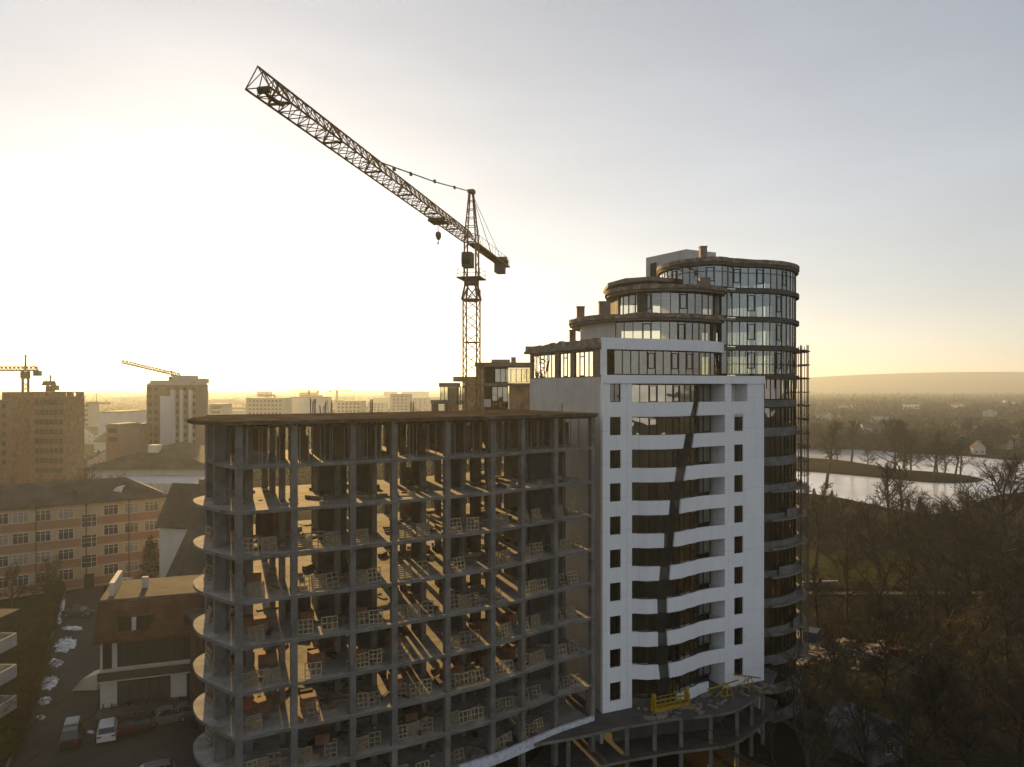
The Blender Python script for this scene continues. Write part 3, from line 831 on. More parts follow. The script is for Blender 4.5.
for a, c in tw:
    n = max(3, round((c - a) / 1.0)); b = MB(); g = MB()
    tbox(b, a + .01, c - .01, -.22, -.1, 35.11, 35.2); tbox(b, a + .01, c - .01, -.22, -.1, 37.7, 37.778)
    for i in range(n + 1):
        t = lerp(a + .05, c - .05, i / n); tbox(b, t - .04, t + .04, -.215, -.105, 35.2, 37.7)
    i = n // 2; t0_, t1_ = lerp(a + .05, c - .05, i / n), lerp(a + .05, c - .05, (i + 1) / n)
    tbox(b, t0_ + .05, t1_ - .05, -.225, -.095, 37.2, 37.3); tbox(b, t0_ + .05, t1_ - .05, -.225, -.095, 35.2, 35.32)
    fo = b.build('side_window', M['frame_dark'], wb)
    p, q = side(a + .03, -.16), side(c - .03, -.16)
    g.add([(*p, 35.15), (*q, 35.15), (*q, 37.75), (*p, 37.75)], [(0, 1, 2, 3)]); g.build('pane', M['glass_top'], fo)
def rough_parapet(name, outer, inner, z0, z1, m, parent, seed, amp=.16, step=.45):
    """parapet with a broken, weathered top edge"""
    r = random.Random(seed); rings = []
    o_ = resample(outer, step); n = len(o_)
    i_ = []
    for k in range(n):
        t = k / (n - 1) * (len(inner) - 1); j = min(len(inner) - 2, int(t)); i_.append((lerp(inner[j][0], inner[j + 1][0], t - j), lerp(inner[j][1], inner[j + 1][1], t - j)))
    h = 0
    for a, c in zip(o_, i_):
        h = .5 * h + r.uniform(-amp, amp)
        rings.append([(a[0], a[1], z0), (c[0], c[1], z0), (c[0], c[1], z1 + h), (a[0], a[1], z1 + h * .7)])
    b = MB(); b.loft(rings); return b.build(name, m, parent)
rough_parapet('weathered_parapet', [side(.46, .35), side(TB + .5, .35)], [side(.46, -.1), side(TB + .5, -.1)], 38.35, 38.95, M['parapet'], wb, 1)
b = MB(); b.prism([side(.46, .45), side(TB + .7, .45), W(18, -TB), W(18.5, -6)] + [(p[0], p[1]) for p in offset(cpl, -.3)[::-1] if True][8:-2], 38.0, 38.34)
b.build('roof_slab', M['conc'], wb)
# glazing below the curved parapet
gp = resample(offset(cpl, -.42)[3:], .95)
b = MB(); oi = offset(gp, .05), offset(gp, -.05)
b.strip(oi[0], oi[1], 35.31, 35.42); b.strip(oi[0], oi[1], 37.74, 37.85)
for i, p in enumerate(gp):
    b.obox(p, DW, .06, .12, 35.42, 37.74)
for i in (4, 7, 9):
    a, c = gp[i], gp[i + 1]; d = (c[0] - a[0], c[1] - a[1]); l = math.hypot(*d); d = (d[0] / l, d[1] / l); m_ = ((a[0] + c[0]) / 2, (a[1] + c[1]) / 2)
    for z in (37.5, 35.95): b.obox(m_, d, l - .07, .13, z, z + .1)
    for e in (-1, 1): b.obox((m_[0] + e * d[0] * (l / 2 - .1), m_[1] + e * d[1] * (l / 2 - .1)), d, .1, .132, 36.05, 37.5)
fo = b.build('window_strip', M['frame_dark'], wb)
g = MB(); n = len(gp); g.add([(*p, 35.36) for p in gp] + [(*p, 37.8) for p in gp], [(i, i + 1, n + i + 1, n + i) for i in range(n - 1)]); g.build('glazing', M['glass_top'], fo)
b = MB(); sbox(b, 3, 16, -9.2, -9.0, 35.2, 38); b.build('room_wall', M['conc_band'], wb); b = MB(); sbox(b, 7.4, 7.6, -8.99, -3.5, 35.2, 38); b.build('room_wall', M['conc_band'], wb)

# ------------------------------------------------------------------ the round glass tower with its stepped terraces
tw_ = thing('round_glass_tower', 'round glazed tower with dark ring slabs stepping down in terraces behind the white block', 'building', (26, 92, -5))
CX, CY, CR = 26.75, 96.1, 8.55
def circ(a0, a1, n, r=CR): return [(CX + r * math.cos(R(lerp(a0, a1, i / n))), CY + r * math.sin(R(lerp(a0, a1, i / n)))) for i in range(n + 1)]
lead = catmull([(18.9, 97.0), (18.2, 92.0), (19.4, 88.3), (21.3, 86.4), (23.1, 85.9), (24.4, 86.5), (25.4, 87.25), (26.8, 87.45)], 5)
front = lead[:-1] + circ(-90, 35, 22)
rear = circ(40, 140, 14)[0:] + [(19.6, 100.5)]
outline = front + rear
def ring_glass(parent, path, z0, z1, gm, name='window_ring', pitch=.95, accents=(), tr=.0, frame=.06, tall=True):
    p = resample(path, pitch); b = MB(); o_, i_ = offset(p, .06), offset(p, -.06)
    b.strip(o_, i_, z0, z0 + .12); b.strip(o_, i_, z1 - .12, z1)
    if tr: b.strip(offset(p, .05), offset(p, -.05), z1 - tr, z1 - tr + .07)
    for i, c in enumerate(p):
        a_ = p[max(0, i - 1)]; e_ = p[min(len(p) - 1, i + 1)]; d = (e_[0] - a_[0], e_[1] - a_[1]); l = math.hypot(*d); d = (d[0] / l, d[1] / l)
        b.obox(c, d, frame, .13, z0 + .12, z1 - .12)
    for i in accents:
        if i + 1 >= len(p): continue
        a, c = p[i], p[i + 1]; d = (c[0] - a[0], c[1] - a[1]); l = math.hypot(*d); d = (d[0] / l, d[1] / l); m_ = ((a[0] + c[0]) / 2, (a[1] + c[1]) / 2)
        za, zb_ = lerp(z0, z1, .25), lerp(z0, z1, .86)
        for z in (za, zb_): b.obox(m_, d, l - frame, .15, z, z + .1)
        for e in (-1, 1): b.obox((m_[0] + e * d[0] * (l / 2 - .1), m_[1] + e * d[1] * (l / 2 - .1)), d, .1, .152, za + .1, zb_)
    fo = b.build(name, M['frame_dark'], parent)
    g = MB(); n = len(p); g.add([(*c, z0 + .05) for c in p] + [(*c, z1 - .05) for c in p], [(i, i + 1, n + i + 1, n + i) for i in range(n - 1)])
    g.build('glazing', gm, fo)
TZ = [45.3, 42.0, 38.7, 35.4]
# roof and cornice
full = outline
b = MB(); b.prism(offset(full, .35, True), 47.95, 48.3); b.build('roof_slab', M['conc_dark'], tw_)
rough_parapet('weathered_parapet', offset(front, .45), offset(front, .1), 48.302, 48.78, M['parapet'], tw_, 5, .05)
rough_parapet('weathered_parapet', offset(rear, .5), offset(rear, .1), 48.302, 48.74, M['parapet'], tw_, 6, .06)
for i, z in enumerate(TZ):
    zt = 47.95 if i == 0 else TZ[i - 1] - .3
    fr = front if i == 0 else lead[-14:-1] + circ(-90, 35, 22)
    ring_glass(tw_, fr, z + .12, zt, M['glass_tower'], accents=(4, 8, 13, 17, 20, 24), tr=.75 if i == 0 else 0)
    if i < 4: ring_glass(tw_, circ(38, 138, 16), z + .12, zt, M['glass_tower'])
    b = MB(); b.prism(offset(full, .12, True), z - .3, z); b.build('floor_slab', M['conc'], tw_)
    b = MB(); pth = circ(-97, 60, 28); b.strip(offset(pth, .42), offset(pth, .13), z - .38, z + .1); b.build('ring_slab', M['conc_dark'], tw_)
for x, y, s in ((21, 92, 3.0),):
    b = MB(); b.box(x - s / 2, x + s / 2, y - 2, y + 2, -5, 47.9); b.build('core_wall', M['conc'], tw_)
for a in range(-80, 40, 30):
    p = (CX + (CR - 1.2) * math.cos(R(a)), CY + (CR - 1.2) * math.sin(R(a))); b = MB(); b.obox(p, (1, 0), .4, .4, -5, 47.9); b.build('column', M['conc'], tw_)
# lower storeys of the tower: block bands, window rings and, low down, thin balcony lips
k = 0; z = 32.1
low_arc = circ(-96, 45, 24)
while z > -5:
    zt = z + 3.3 - .3
    band_ = circ(-96, 45, 24, CR + .08 + .1 * (k % 2))
    b = MB(); b.prism(offset(full, -.1, True), z - .28, z); b.build('floor_slab', M['conc'], tw_)
    b = MB(); b.strip(band_, offset(band_, -.3), z - .29 - .12 * (k % 3), z + .5 + .1 * (k % 2)); b.build('block_band', M['conc_band'], tw_)
    ring_glass(tw_, low_arc, z + .505 + .1 * (k % 2), zt, M['glass_low'], accents=(3, 8, 12, 15, 17), pitch=.85)
    if z < 25:
        pth = circ(-70, 50, 24, CR + .9); b = MB(); b.strip(pth, offset(pth, -.8), z - .25, z - .05); b.build('balcony_slab', M['conc'], tw_)
        if k % 2 == 0:
            a_ = -62 + 9 * (k % 3); pth = circ(a_, a_ + 17, 6, CR + .5); b = MB(); b.strip(pth, offset(pth, -.06), z - .04, z + .95); b.build('balcony_panel', M['conc_band'], tw_)
        pth = circ(-14 + 3 * (k % 3), 8, 5, CR + .88); b = MB(); b.strip(pth, offset(pth, -.05), z - .04, z + .3); b.build('balcony_panel', M['foam'], tw_)  # pale strip puts the bright-lit right balcony edge into colour
    z -= 3.3; k += 1
b = MB(); b.prism(circ(0, 360, 30, CR - 1.5)[:-1], -5, 35); b.build('core_wall', M['conc_dark'], tw_)  # core widened and dark, so no sun shows behind the lower glass
# terrace T3 (third from the roof) and T2, curved fronts
t3 = catmull([(12.2, 94), (11.3, 89), (11.2, 86.2), (12.4, 83.6), (14.4, 81.7), (17.0, 81.0), (19.7, 81.7), (21.9, 82.9), (23.4, 84.4), (24.0, 86.4)], 5)
t2 = catmull([(7.6, 93.5), (7.1, 89.0), (7.1, 86.2), (8.8, 83.0), (10.6, 80.9), (13.2, 79.6), (16.0, 79.3), (18.8, 80.2), (21.2, 81.6), (22.8, 83.2), (23.6, 86.5)], 5)
for path, z0, zr, ztop, seed, gmat in ((t3, 41.95, 44.4, 45.08, 12, 'glass_top'), (t2, 38.4, 41.1, 41.78, 13, 'glass_top')):
    inn = offset(path, -.9)
    b = MB(); b.prism(offset(path, .15) + [(24.5, 93), (13 if seed == 12 else 8.5, 96)], zr, zr + .25); b.build('terrace_slab', M['conc'], tw_)
    rough_parapet('weathered_parapet', offset(path, .42), offset(path, .02), zr + .252, ztop, M['parapet'], tw_, seed, .12)
    i0 = 8 if seed == 12 else 20
    gl = inn[i0:-3] if seed == 12 else inn[i0:-4]
    ring_glass(tw_, gl, z0, zr, M[gmat], name='terrace_window', pitch=1.0, accents=(3, 7) if seed == 13 else (5, 9))
    b = MB(); wl = inn[:i0 + 1]; b.strip(wl, offset(wl, -.25), z0, zr); b.build('terrace_wall', M['offwhite'] if seed == 13 else M['brick_raw'], tw_)
    if seed == 12:
        b = MB()
        for i in (18, 19): p = inn[i + 1]
        b.obox(inn[19], (.98, .2), 1.7, .35, z0, zr); b.build('brick_pier', M['conc_dark'], tw_)
    b = MB(); b.obox(inn[-3], (.8, .6), .7, .6, z0, zr); b.build('end_pier', M['conc'], tw_)
    for x_, y_ in ((12, 85 if seed == 13 else 86), (18, 84.5)): b = MB(); b.box(x_, x_ + .25, y_, 92.5, z0, zr); b.build('room_wall', M['conc_band'], tw_)
# rear roof over the upper terrace and the stair penthouse
rr = [(gx(608, 93), 93), (gx(625, 89), 89), (gx(652, 87.5), 87.5), (21, 90), (18, 100), (12, 100)]
b = MB(); b.prism(rr, 46.4, 46.85); b.build('terrace_slab', M['conc'], tw_)
b = MB(); b.box(13.0, 13.4, 93, 96, 45.1, 46.4); b.box(16.6, 17.2, 89.6, 95, 45.1, 46.4); b.build('terrace_wall', M['offwhite'], tw_)
pa, pb, pc = (gx(646, 101), 101), (gx(686, 94.7), 94.7), (gx(716, 97), 97)
pd = (pa[0] + pc[0] - pb[0], pa[1] + pc[1] - pb[1])
b = MB(); b.prism([pa, pb, pc, pd], 45.0, 51.3); b.build('stair_penthouse', M['offwhite'], tw_)
b = MB(); q = [(lerp(pa[0], pb[0], t) - .06, lerp(pa[1], pb[1], t) - .04) for t in (.12, .28)]; b.prism([q[0], q[1], (q[1][0] + .3, q[1][1] + .4), (q[0][0] + .3, q[0][1] + .4)], 48.3, 50.4); b.build('stair_doorway', M['opening'], tw_)
# brick chimneys
for u, Y, zb, yt, wd in ((580.5, 85.5, 41.6, 306.5, .85), (604.5, 83.8, 41.6, 301.5, 1.25), (704.5, 82.6, 45.0, 278, 1.1), (703, 87.0, 48.4, 246.5, .75), (572.5, 88.5, 38.3, 330, .7)):
    x = gx(u, Y); b = MB(); h = gz(yt, Y); b.box(x - wd / 2, x + wd / 2, Y - .4, Y + .4, zb, h - .12); b.box(x - wd / 2 - .05, x + wd / 2 + .05, Y - .45, Y + .45, h - .12, h)
    b.build('chimney', M['brick_raw'], tw_)
# tall dark joint between the tower and the terraces
b = MB(); b.obox((24.2, 87.4), (.8, .6), 1.4, .3, 30, 47.9); b.build('joint_wall', M['conc_dark'], tw_)

# ------------------------------------------------------------------ scaffold round the tower
sc = thing('tube_scaffold', 'tube scaffold wrapped round the right side of the round glass tower', 'scaffold', (CX, CY, -5))
for r in (CR + .7, CR + 1.45):
    for a in list(range(-104, -20, 9)) + list(range(-20, 26, 8)):
        x, y = CX + r * math.cos(R(a)), CY + r * math.sin(R(a)); b = MB()
        z0, z1 = (2.0, 39.2) if a > -40 else (33.9, 38.2)
        if a <= -40 and r > CR + 1: continue
        b.tube((x, y, z0), (x, y, z1), .05, n=5); b.build('standard_pole', M['crane_dark'], sc)
for z in [2.1 + 1.65 * i for i in range(23)]:
    b = MB()
    for r in (CR + .7, CR + 1.45):
        a0 = -104 if (z > 33.5 and r < CR + 1) else -40
        p = circ(a0, 26, 20, r)
        for q, e in zip(p[:-1], p[1:]): b.tube((*q, z), (*e, z), .042, n=4)
    for a in range(-36, 26, 8):
        b.tube((CX + (CR + .6) * math.cos(R(a)), CY + (CR + .6) * math.sin(R(a)), z + .06), (CX + (CR + 1.7) * math.cos(R(a)), CY + (CR + 1.7) * math.sin(R(a)), z + .06), .042, n=4)
    b.build('ledger_tube', M['crane_dark'], sc)
    if int(z * 10) % 3 == 0:
        pth = circ(-38, 24, 12, CR + 1.4); b = MB(); b.strip(pth, offset(pth, -.65), z + .11, z + .16); b.build('walk_plank', M['wood2'], sc)

# ------------------------------------------------------------------ rear wing behind the frame block
rw = thing('rear_wing', 'stepped unfinished apartment wing standing behind the roof of the concrete frame', 'building', (-3, 113, 0))
YW = 110
def rbox(b, u0, u1, y0, y1, d0=0, d1=6):
    b.box(gx(u0, YW), gx(u1, YW), YW + d0, YW + d1, gz(y1, YW), gz(y0, YW))
b = MB(); rbox(b, 475, 533, 362.5, 366.5, -.5, 8); b.build('roof_slab', M['conc'], rw)
b = MB(); rbox(b, 491, 510, 358.8, 362.4, 2, 5); rbox(b, 511, 516, 356.5, 362.4, 2, 3); b.build('chimney', M['brick_tan'], rw)
b = MB(); rbox(b, 476.5, 484, 366.6, 412, 0, 7); b.build('wall', M['brick_tan'], rw); b = MB(); rbox(b, 509, 533, 386, 412, 0, .3); b.build('wall', M['brick_tan'], rw)
for u0, u1, y0, y1 in ((495, 532, 369, 382), (492, 508, 387, 408), (440.5, 448, 387, 400), (458, 463, 387, 404)):
    b = MB(); n = max(2, round((u1 - u0) / 5.5)); g = MB()
    rbox(b, u0, u1, y0 - .6, y0, 0, .1); rbox(b, u0, u1, y1, y1 + .6, 0, .1)
    for i in range(n + 1): c = lerp(u0, u1, i / n); rbox(b, c - .35, c + .35, y0, y1, 0, .1)
    o = b.build('window', M['frame_dark'], rw); rbox(g, u0, u1, y0, y1, .04, .05); g.build('pane', M['glass_top'], o)
b = MB(); rbox(b, 484, 533, 383, 386, -.4, 8); b.build('floor_slab', M['conc'], rw)
b = MB(); rbox(b, 484, 491, 399, 407, -.3, -.2); b.build('balcony_panel', M['offwhite'], rw)
b = MB(); rbox(b, 484, 508, 366.6, 383, 5, 5.2); rbox(b, 484, 508, 386, 412, 5, 5.2); b.build('room_wall', M['conc_dark'], rw)
b = MB(); rbox(b, 453, 476, 376.5, 381.5, 0, 5); rbox(b, 464, 476.4, 381.6, 415, 0, 4); b.build('stair_tower', M['brick_tan'], rw)
b = MB(); rbox(b, 439, 458, 382.8, 387, -.3, 5); b.build('terrace_slab', M['conc'], rw)
b = MB(); rbox(b, 448, 457, 387.1, 415, 0, 4); b.build('wall', M['brick_tan'], rw)
b = MB(); rbox(b, 431, 457, 400, 404, -.6, 5); b.build('terrace_slab', M['conc'], rw)
for u in (433, 446, 470, 500, 528):
    for d in (.3, 5):
        b = MB(); x = gx(u, YW); b.box(x - .25, x + .25, YW + d, YW + d + .5, -1.5, gz(404.2 if u < 460 else 412, YW)); b.build('column', M['conc'], rw)
for i in range(4):
    b = MB(); b.box(gx(432, YW), gx(534, YW), YW - .2, YW + 6, 3 + 6.6 * i, 3.3 + 6.6 * i); b.build('floor_slab', M['conc'], rw)

# ------------------------------------------------------------------ tower crane
def truss3(b, p0, p1, width, h, n, rc, rd, taper=1.0):
    """triangular lattice boom: two bottom chords and one top chord"""
    a, c = Vector(p0), Vector(p1); d = (c - a).normalized(); side_ = Vector((-d.y, d.x, 0)).normalized(); up = Vector((0, 0, 1))
    def pt(i, k):
        t = i / n; q = a.lerp(c, t)
        if k == 0: return q + side_ * width / 2
        if k == 1: return q - side_ * width / 2
        return q + up * h
    for k in range(3): b.tube(pt(0, k), pt(n, k), rc, n=5)
    for i in range(n):
        m_ = (pt(i, 2) + pt(i + 1, 2)) / 2 if True else None
        top = a.lerp(c, (i + .5) / n) + up * h
        for k in (0, 1):
            b.tube(pt(i, k), top, rd, n=4, cap=False); b.tube(top, pt(i + 1, k), rd, n=4, cap=False)
        b.tube(pt(i, 0), pt(i, 1), rd, n=4, cap=False)
        b.tube(pt(i, i % 2), pt(i + 1, 1 - i % 2), rd * .9, n=4, cap=False)
    b.tube(pt(n, 0), pt(n, 1), rd, n=4); b.tube(pt(n, 0), pt(n, 2), rd, n=4); b.tube(pt(n, 1), pt(n, 2), rd, n=4)
def mast4(b, x, y, z0, z1, w_, step, rc, rd, rot=0):
    cs = [(x + w_ / math.sqrt(2) * math.cos(rot + math.pi / 2 * k), y + w_ / math.sqrt(2) * math.sin(rot + math.pi / 2 * k)) for k in range(4)]
    for c in cs: b.tube((*c, z0), (*c, z1), rc, n=5)
    n = max(1, round((z1 - z0) / step))
    for i in range(n):
        za, zb_ = lerp(z0, z1, i / n), lerp(z0, z1, (i + 1) / n)
        for k in range(4):
            p, q = cs[k], cs[(k + 1) % 4]
            if i % 2: p, q = q, p
            b.tube((*p, za), (*q, zb_), rd, n=4, cap=False)
            if i % 4 == 0: b.tube((*p, za), (*q, za), rd * 1.5, n=4, cap=False)
YM = 95.0; cx, cy = gx(471.5, YM), YM
jd = Vector((-.205, -.979, 0)).normalized(); js = Vector((-jd.y, jd.x, 0))
def C3(a, s, z): p = Vector((cx, cy, 0)) + jd * a + js * s; return (p.x, p.y, z)
cr = thing('tower_crane', 'rust yellow tower crane with a long lattice jib rising behind the concrete frame', 'crane', (cx, cy, -2))
b = MB(); mast4(b, cx, cy, -2, 46.2, 1.75, 1.3, .095, .055, R(62)); b.build('mast', M['crane'], cr)
b = MB()
for q in ((-1, -1), (1, -1), (1, 1), (-1, 1)):
    b.tube(C3(q[0] * .98, q[1] * .98, 45.0), C3(q[0] * .62, q[1] * .62, 47.0), .13, n=5)
    b.tube(C3(q[0] * .98, q[1] * .98, 45.0), C3(q[1] * .62, -q[0] * .62, 46.9), .08, n=5); b.tube(C3(q[0] * .98, q[1] * .98, 45.0), C3(q[1] * .98, -q[0] * .98, 45.0), .1, n=5)
b.tube(C3(0, 0, 46.9), C3(0, 0, 47.59), .95, .95, n=16); b.build('slewing_ring', M['crane_dark'], cr)
b = MB()
b.prism([C3(-1.6, -1.5, 0)[:2], C3(1.6, -1.5, 0)[:2], C3(1.6, 1.5, 0)[:2], C3(-1.6, 1.5, 0)[:2]], 47.6, 47.75)
for a, s in ((-1.55, -1.45), (1.55, -1.45), (1.55, 1.45), (-1.55, 1.45)): b.tube(C3(a, s, 47.7), C3(a, s, 48.7), .03)
for z in (48.2, 48.7):
    for (a, s), (a2, s2) in (((-1.55, -1.45), (1.55, -1.45)), ((1.55, -1.45), (1.55, 1.45)), ((1.55, 1.45), (-1.55, 1.45)), ((-1.55, 1.45), (-1.55, -1.45))): b.tube(C3(a, s, z), C3(a2, s2, z), .025)
b.build('slewing_platform', M['crane_dark'], cr)
b = MB()
for s1_ in (-.75, .75):
    for a in (-.75, .75): b.tube(C3(a, s1_, 47.7), C3(a * .95, s1_ * .95, 52.2), .11, n=5)
    for i in range(4): b.tube(C3(-.75 + 1.5 * (i % 2), s1_, 47.8 + 1.1 * i), C3(.75 - 1.5 * (i % 2), s1_, 48.9 + 1.1 * i), .06)
b.build('slewing_tower', M['crane'], cr)
cab = MB(); pr = [(1.0, 48.8), (2.4, 48.8), (2.65, 49.6), (2.45, 50.6), (1.0, 50.6)]
cab.loft([[C3(a, s, z) for a, z in pr] for s in (-.6, .6)]); co = cab.build('cab', M['crane_dark'], cr)
b = MB(); b.loft([[C3(a, s, z) for a, z in ((2.5, 49.05), (2.67, 49.6), (2.53, 50.4), (2.35, 50.3), (2.35, 49.1))] for s in (-.5, .5)]); b.build('cab_window', M['carglass'], co)
ZJ = 52.1
b = MB()
apex = C3(.1, 0, 58.6)
for a, s in ((.8, .75), (.8, -.75), (-.75, .75), (-.75, -.75)): b.tube(C3(a, s, ZJ), (apex[0] + (.25 if a > 0 else -.25) * jd.x + s * .3 * js.x, apex[1] + (.25 if a > 0 else -.25) * jd.y + s * .3 * js.y, 58.4), .09, n=5)
for i in range(1, 6):
    t = i / 6; z = lerp(ZJ, 58.4, t); q = lerp(.75, .22, t)
    for s in (-1, 1): b.tube(C3(q, s * q, z), C3(-q, s * q, z), .05); b.tube(C3(q, s * q, z), C3(-q * 1.1, s * q * 1.1, z - 1.05), .04)
    b.tube(C3(q, q, z), C3(q, -q, z), .05); b.tube(C3(-q, q, z), C3(-q, -q, z), .05)
b.prism([C3(-.5, -.4, 0)[:2], C3(.5, -.4, 0)[:2], C3(.5, .4, 0)[:2], C3(-.5, .4, 0)[:2]], 58.35, 58.75)
b.build('tower_head', M['crane'], cr)
JL = 50.2
b = MB(); truss3(b, C3(.8, 0, ZJ), C3(JL, 0, ZJ), 1.6, 1.3, 38, .075, .038)
for i in range(0, 38, 6):
    a = lerp(.8, JL, i / 38); b.tube(C3(a, -.8, ZJ), C3(a, .8, ZJ), .1); b.tube(C3(a, -.8, ZJ), C3(a, 0, ZJ + 1.3), .075); b.tube(C3(a, .8, ZJ), C3(a, 0, ZJ + 1.3), .075)
b.build('jib', M['crane'], cr)
b = MB(); b.tube(C3(JL - 3.2, -.1, ZJ + .1), C3(JL - .6, -.1, ZJ + .1), .1, n=6); b.prism([C3(JL - 3.0, -.25, 0)[:2], C3(JL - 1.4, -.25, 0)[:2], C3(JL - 1.4, .1, 0)[:2], C3(JL - 3.0, .1, 0)[:2]], ZJ + .02, ZJ + .1)
b.tube(C3(JL - .7, -.35, ZJ + .15), C3(JL - .7, .35, ZJ + .15), .22, n=8); b.build('tip_sheave', M['crane_dark'], cr)
b = MB()
for s in (-.6, .6): b.tube(C3(-.7, s, ZJ + .1), C3(-20, s, ZJ + .1), .14, n=4)
for i in range(13): a = -1.2 - 1.55 * i; b.tube(C3(a, -.6, ZJ + .1), C3(a, .6, ZJ + .1), .06); b.tube(C3(a, .6 * (-1) ** i, ZJ + .1), C3(a - 1.5, -.6 * (-1) ** i, ZJ + .1), .05)
b.prism([C3(-1, -.55, 0)[:2], C3(-19.8, -.55, 0)[:2], C3(-19.8, .55, 0)[:2], C3(-1, .55, 0)[:2]], ZJ + .18, ZJ + .24)
for s in (-.7, .7):
    b.tube(C3(-1, s, ZJ + 1.2), C3(-19.8, s, ZJ + 1.2), .03)
    for i in range(11): a = -1 - 1.85 * i; b.tube(C3(a, s, ZJ + .2), C3(a, s, ZJ + 1.2), .03)
b.build('counter_jib', M['crane'], cr)
b = MB()
for i in range(3): a = -15.0 - .8 * i; b.prism([C3(a, -.6, 0)[:2], C3(a - .7, -.6, 0)[:2], C3(a - .7, .6, 0)[:2], C3(a, .6, 0)[:2]], ZJ - 1.35, ZJ - .05)
b.build('counterweight', M['conc_dark'], cr)
b = MB(); b.tube(C3(-17.6, -.7, ZJ + .9), C3(-17.6, .7, ZJ + .9), .4, n=10); b.prism([C3(-18.8, -.5, 0)[:2], C3(-19.8, -.5, 0)[:2], C3(-19.8, .5, 0)[:2], C3(-18.8, .5, 0)[:2]], ZJ + .26, ZJ + 1.1); b.build('hoist_winch', M['crane_dark'], cr)
b = MB()
at_ = C3(JL * .6, 0, ZJ + 1.32); mid = [lerp(apex[i], at_[i], .5) for i in range(3)]; mid[2] -= .25
b.tube((apex[0], apex[1], 58.5), mid, .065); b.tube(mid, at_, .065)
for t in (.25, .5, .75, .9): q = [lerp(apex[i], at_[i], t) for i in range(3)]; q[2] -= .2; b.box(q[0] - .12, q[0] + .12, q[1] - .3, q[1] + .3, q[2] - .12, q[2] + .12)
b.build('front_pendant', M['crane_dark'], cr)
for s in (-.6, .6):
    b = MB(); b.tube((apex[0], apex[1], 58.5), C3(-15, s, ZJ + .2), .035); b.tube((apex[0], apex[1], 58.5), C3(-8, s, ZJ + .2), .03); b.build('rear_pendant', M['crane_dark'], cr)
b = MB(); ta = JL * .275
b.prism([C3(ta - 1.1, -.85, 0)[:2], C3(ta + 1.1, -.85, 0)[:2], C3(ta + 1.1, .85, 0)[:2], C3(ta - 1.1, .85, 0)[:2]], ZJ - .38, ZJ - .2)
for a in (-.9, .9): b.tube(C3(ta + a, -.8, ZJ - .12), C3(ta + a, .8, ZJ - .12), .13, n=6)
b.build('trolley', M['crane_dark'], cr)
b = MB()
for a in (-.3, .3): b.tube(C3(ta + a, 0, ZJ - .3), C3(ta + a * .5, 0, ZJ - 1.4), .03)
b.loft([[C3(ta + .28 * x, .18 * y, ZJ - 1.4) for x, y in ((-1, -1), (1, -1), (1, 1), (-1, 1))], [C3(ta + .42 * x, .2 * y, ZJ - 1.8) for x, y in ((-1, -1), (1, -1), (1, 1), (-1, 1))], [C3(ta + .15 * x, .12 * y, ZJ - 2.2) for x, y in ((-1, -1), (1, -1), (1, 1), (-1, 1))]])
b.tube(C3(ta, 0, ZJ - 2.1), C3(ta, 0, ZJ - 2.6), .05); b.tube(C3(ta, 0, ZJ - 2.6), C3(ta + .22, 0, ZJ - 2.75), .05); b.tube(C3(ta + .22, 0, ZJ - 2.75), C3(ta + .26, 0, ZJ - 2.5), .045)
b.build('hook_block', M['crane_dark'], cr)

# ------------------------------------------------------------------ windows on plain facades
def facade(parent, P, d, cols_, rows, wd, h, fm, gm, nv=2, inset=-.03, extra=None, name='window'):
    """windows at metres cols_ along d from P, sill heights rows"""
    rz = math.atan2(d[1], d[0]); n = (d[1], -d[0])
    spots = [(P[0] + d[0] * c + n[0] * .1, P[1] + d[1] * c + n[1] * .1, z) for z in rows for c in cols_]
    windows(parent, name, winmesh(wd, h, nv, extra), spots, fm, gm, rz)
def unit(a, b):
    dx, dy = b[0] - a[0], b[1] - a[1]; l = math.hypot(dx, dy); return (dx / l, dy / l), l
def back_of(a, b, depth):
    d, l = unit(a, b); return [a, b, (b[0] - d[1] * depth, b[1] + d[0] * depth), (a[0] - d[1] * depth, a[1] + d[0] * depth)]

# pane that is dark behind (rooms are closed boxes)
M['curtain'] = mat('curtained_pane', (.2, .18, .15), (.3, .27, .22), 3, .3, spec=.5)
M['shutpane'] = mat('closed_pane', (.05, .052, .05), rough=.12, spec=.6)

# ---- the long school-like building
A, B = (gx(-60, 117.5), 117.5), (gx(165.5, 137), 137)
sch = thing('striped_school', 'long ochre and brick striped four storey school with white framed windows', 'building', (A[0], A[1], 0))
d, l = unit(A, B); zt = 14.6
b = MB(); b.prism(back_of(A, B, 15), -.5, zt); b.build('wall', M['school_y'], sch)
nn = (d[1], -d[0])
for i in range(4):
    z = 1.7 + 3.42 * i
    a1 = (A[0] + nn[0] * .05, A[1] + nn[1] * .05); b1 = (B[0] + nn[0] * .05, B[1] + nn[1] * .05)
    b = MB(); b.strip([a1, b1], [(A[0] - .0 + nn[0] * .002, A[1] + nn[1] * .002), (B[0] + nn[0] * .002, B[1] + nn[1] * .002)], z - 1.35, z - .05); b.build('brick_band', M['school_r'], sch)
wc = []
for u in (-47, -24, 0, 20.5, 43, 66, 111, 131.5, 151.5):
    k = (u - 512) / F; wc.append((k * A[1] - A[0]) / (d[0] - k * d[1]))
facade(sch, A, d, wc, [1.75 + 3.42 * i for i in range(4)], 2.25, 1.75, M['frame_white'], [M['shutpane'], M['shutpane'], M['curtain']], 3, extra=(.72,))
k = (89 - 512) / F; ws = (k * A[1] - A[0]) / (d[0] - k * d[1])
facade(sch, A, d, [ws], [3.4, 6.8, 10.3], 2.3, 2.2, M['frame_white'], M['shutpane'], 3, extra=(.4, .75), name='stair_window')
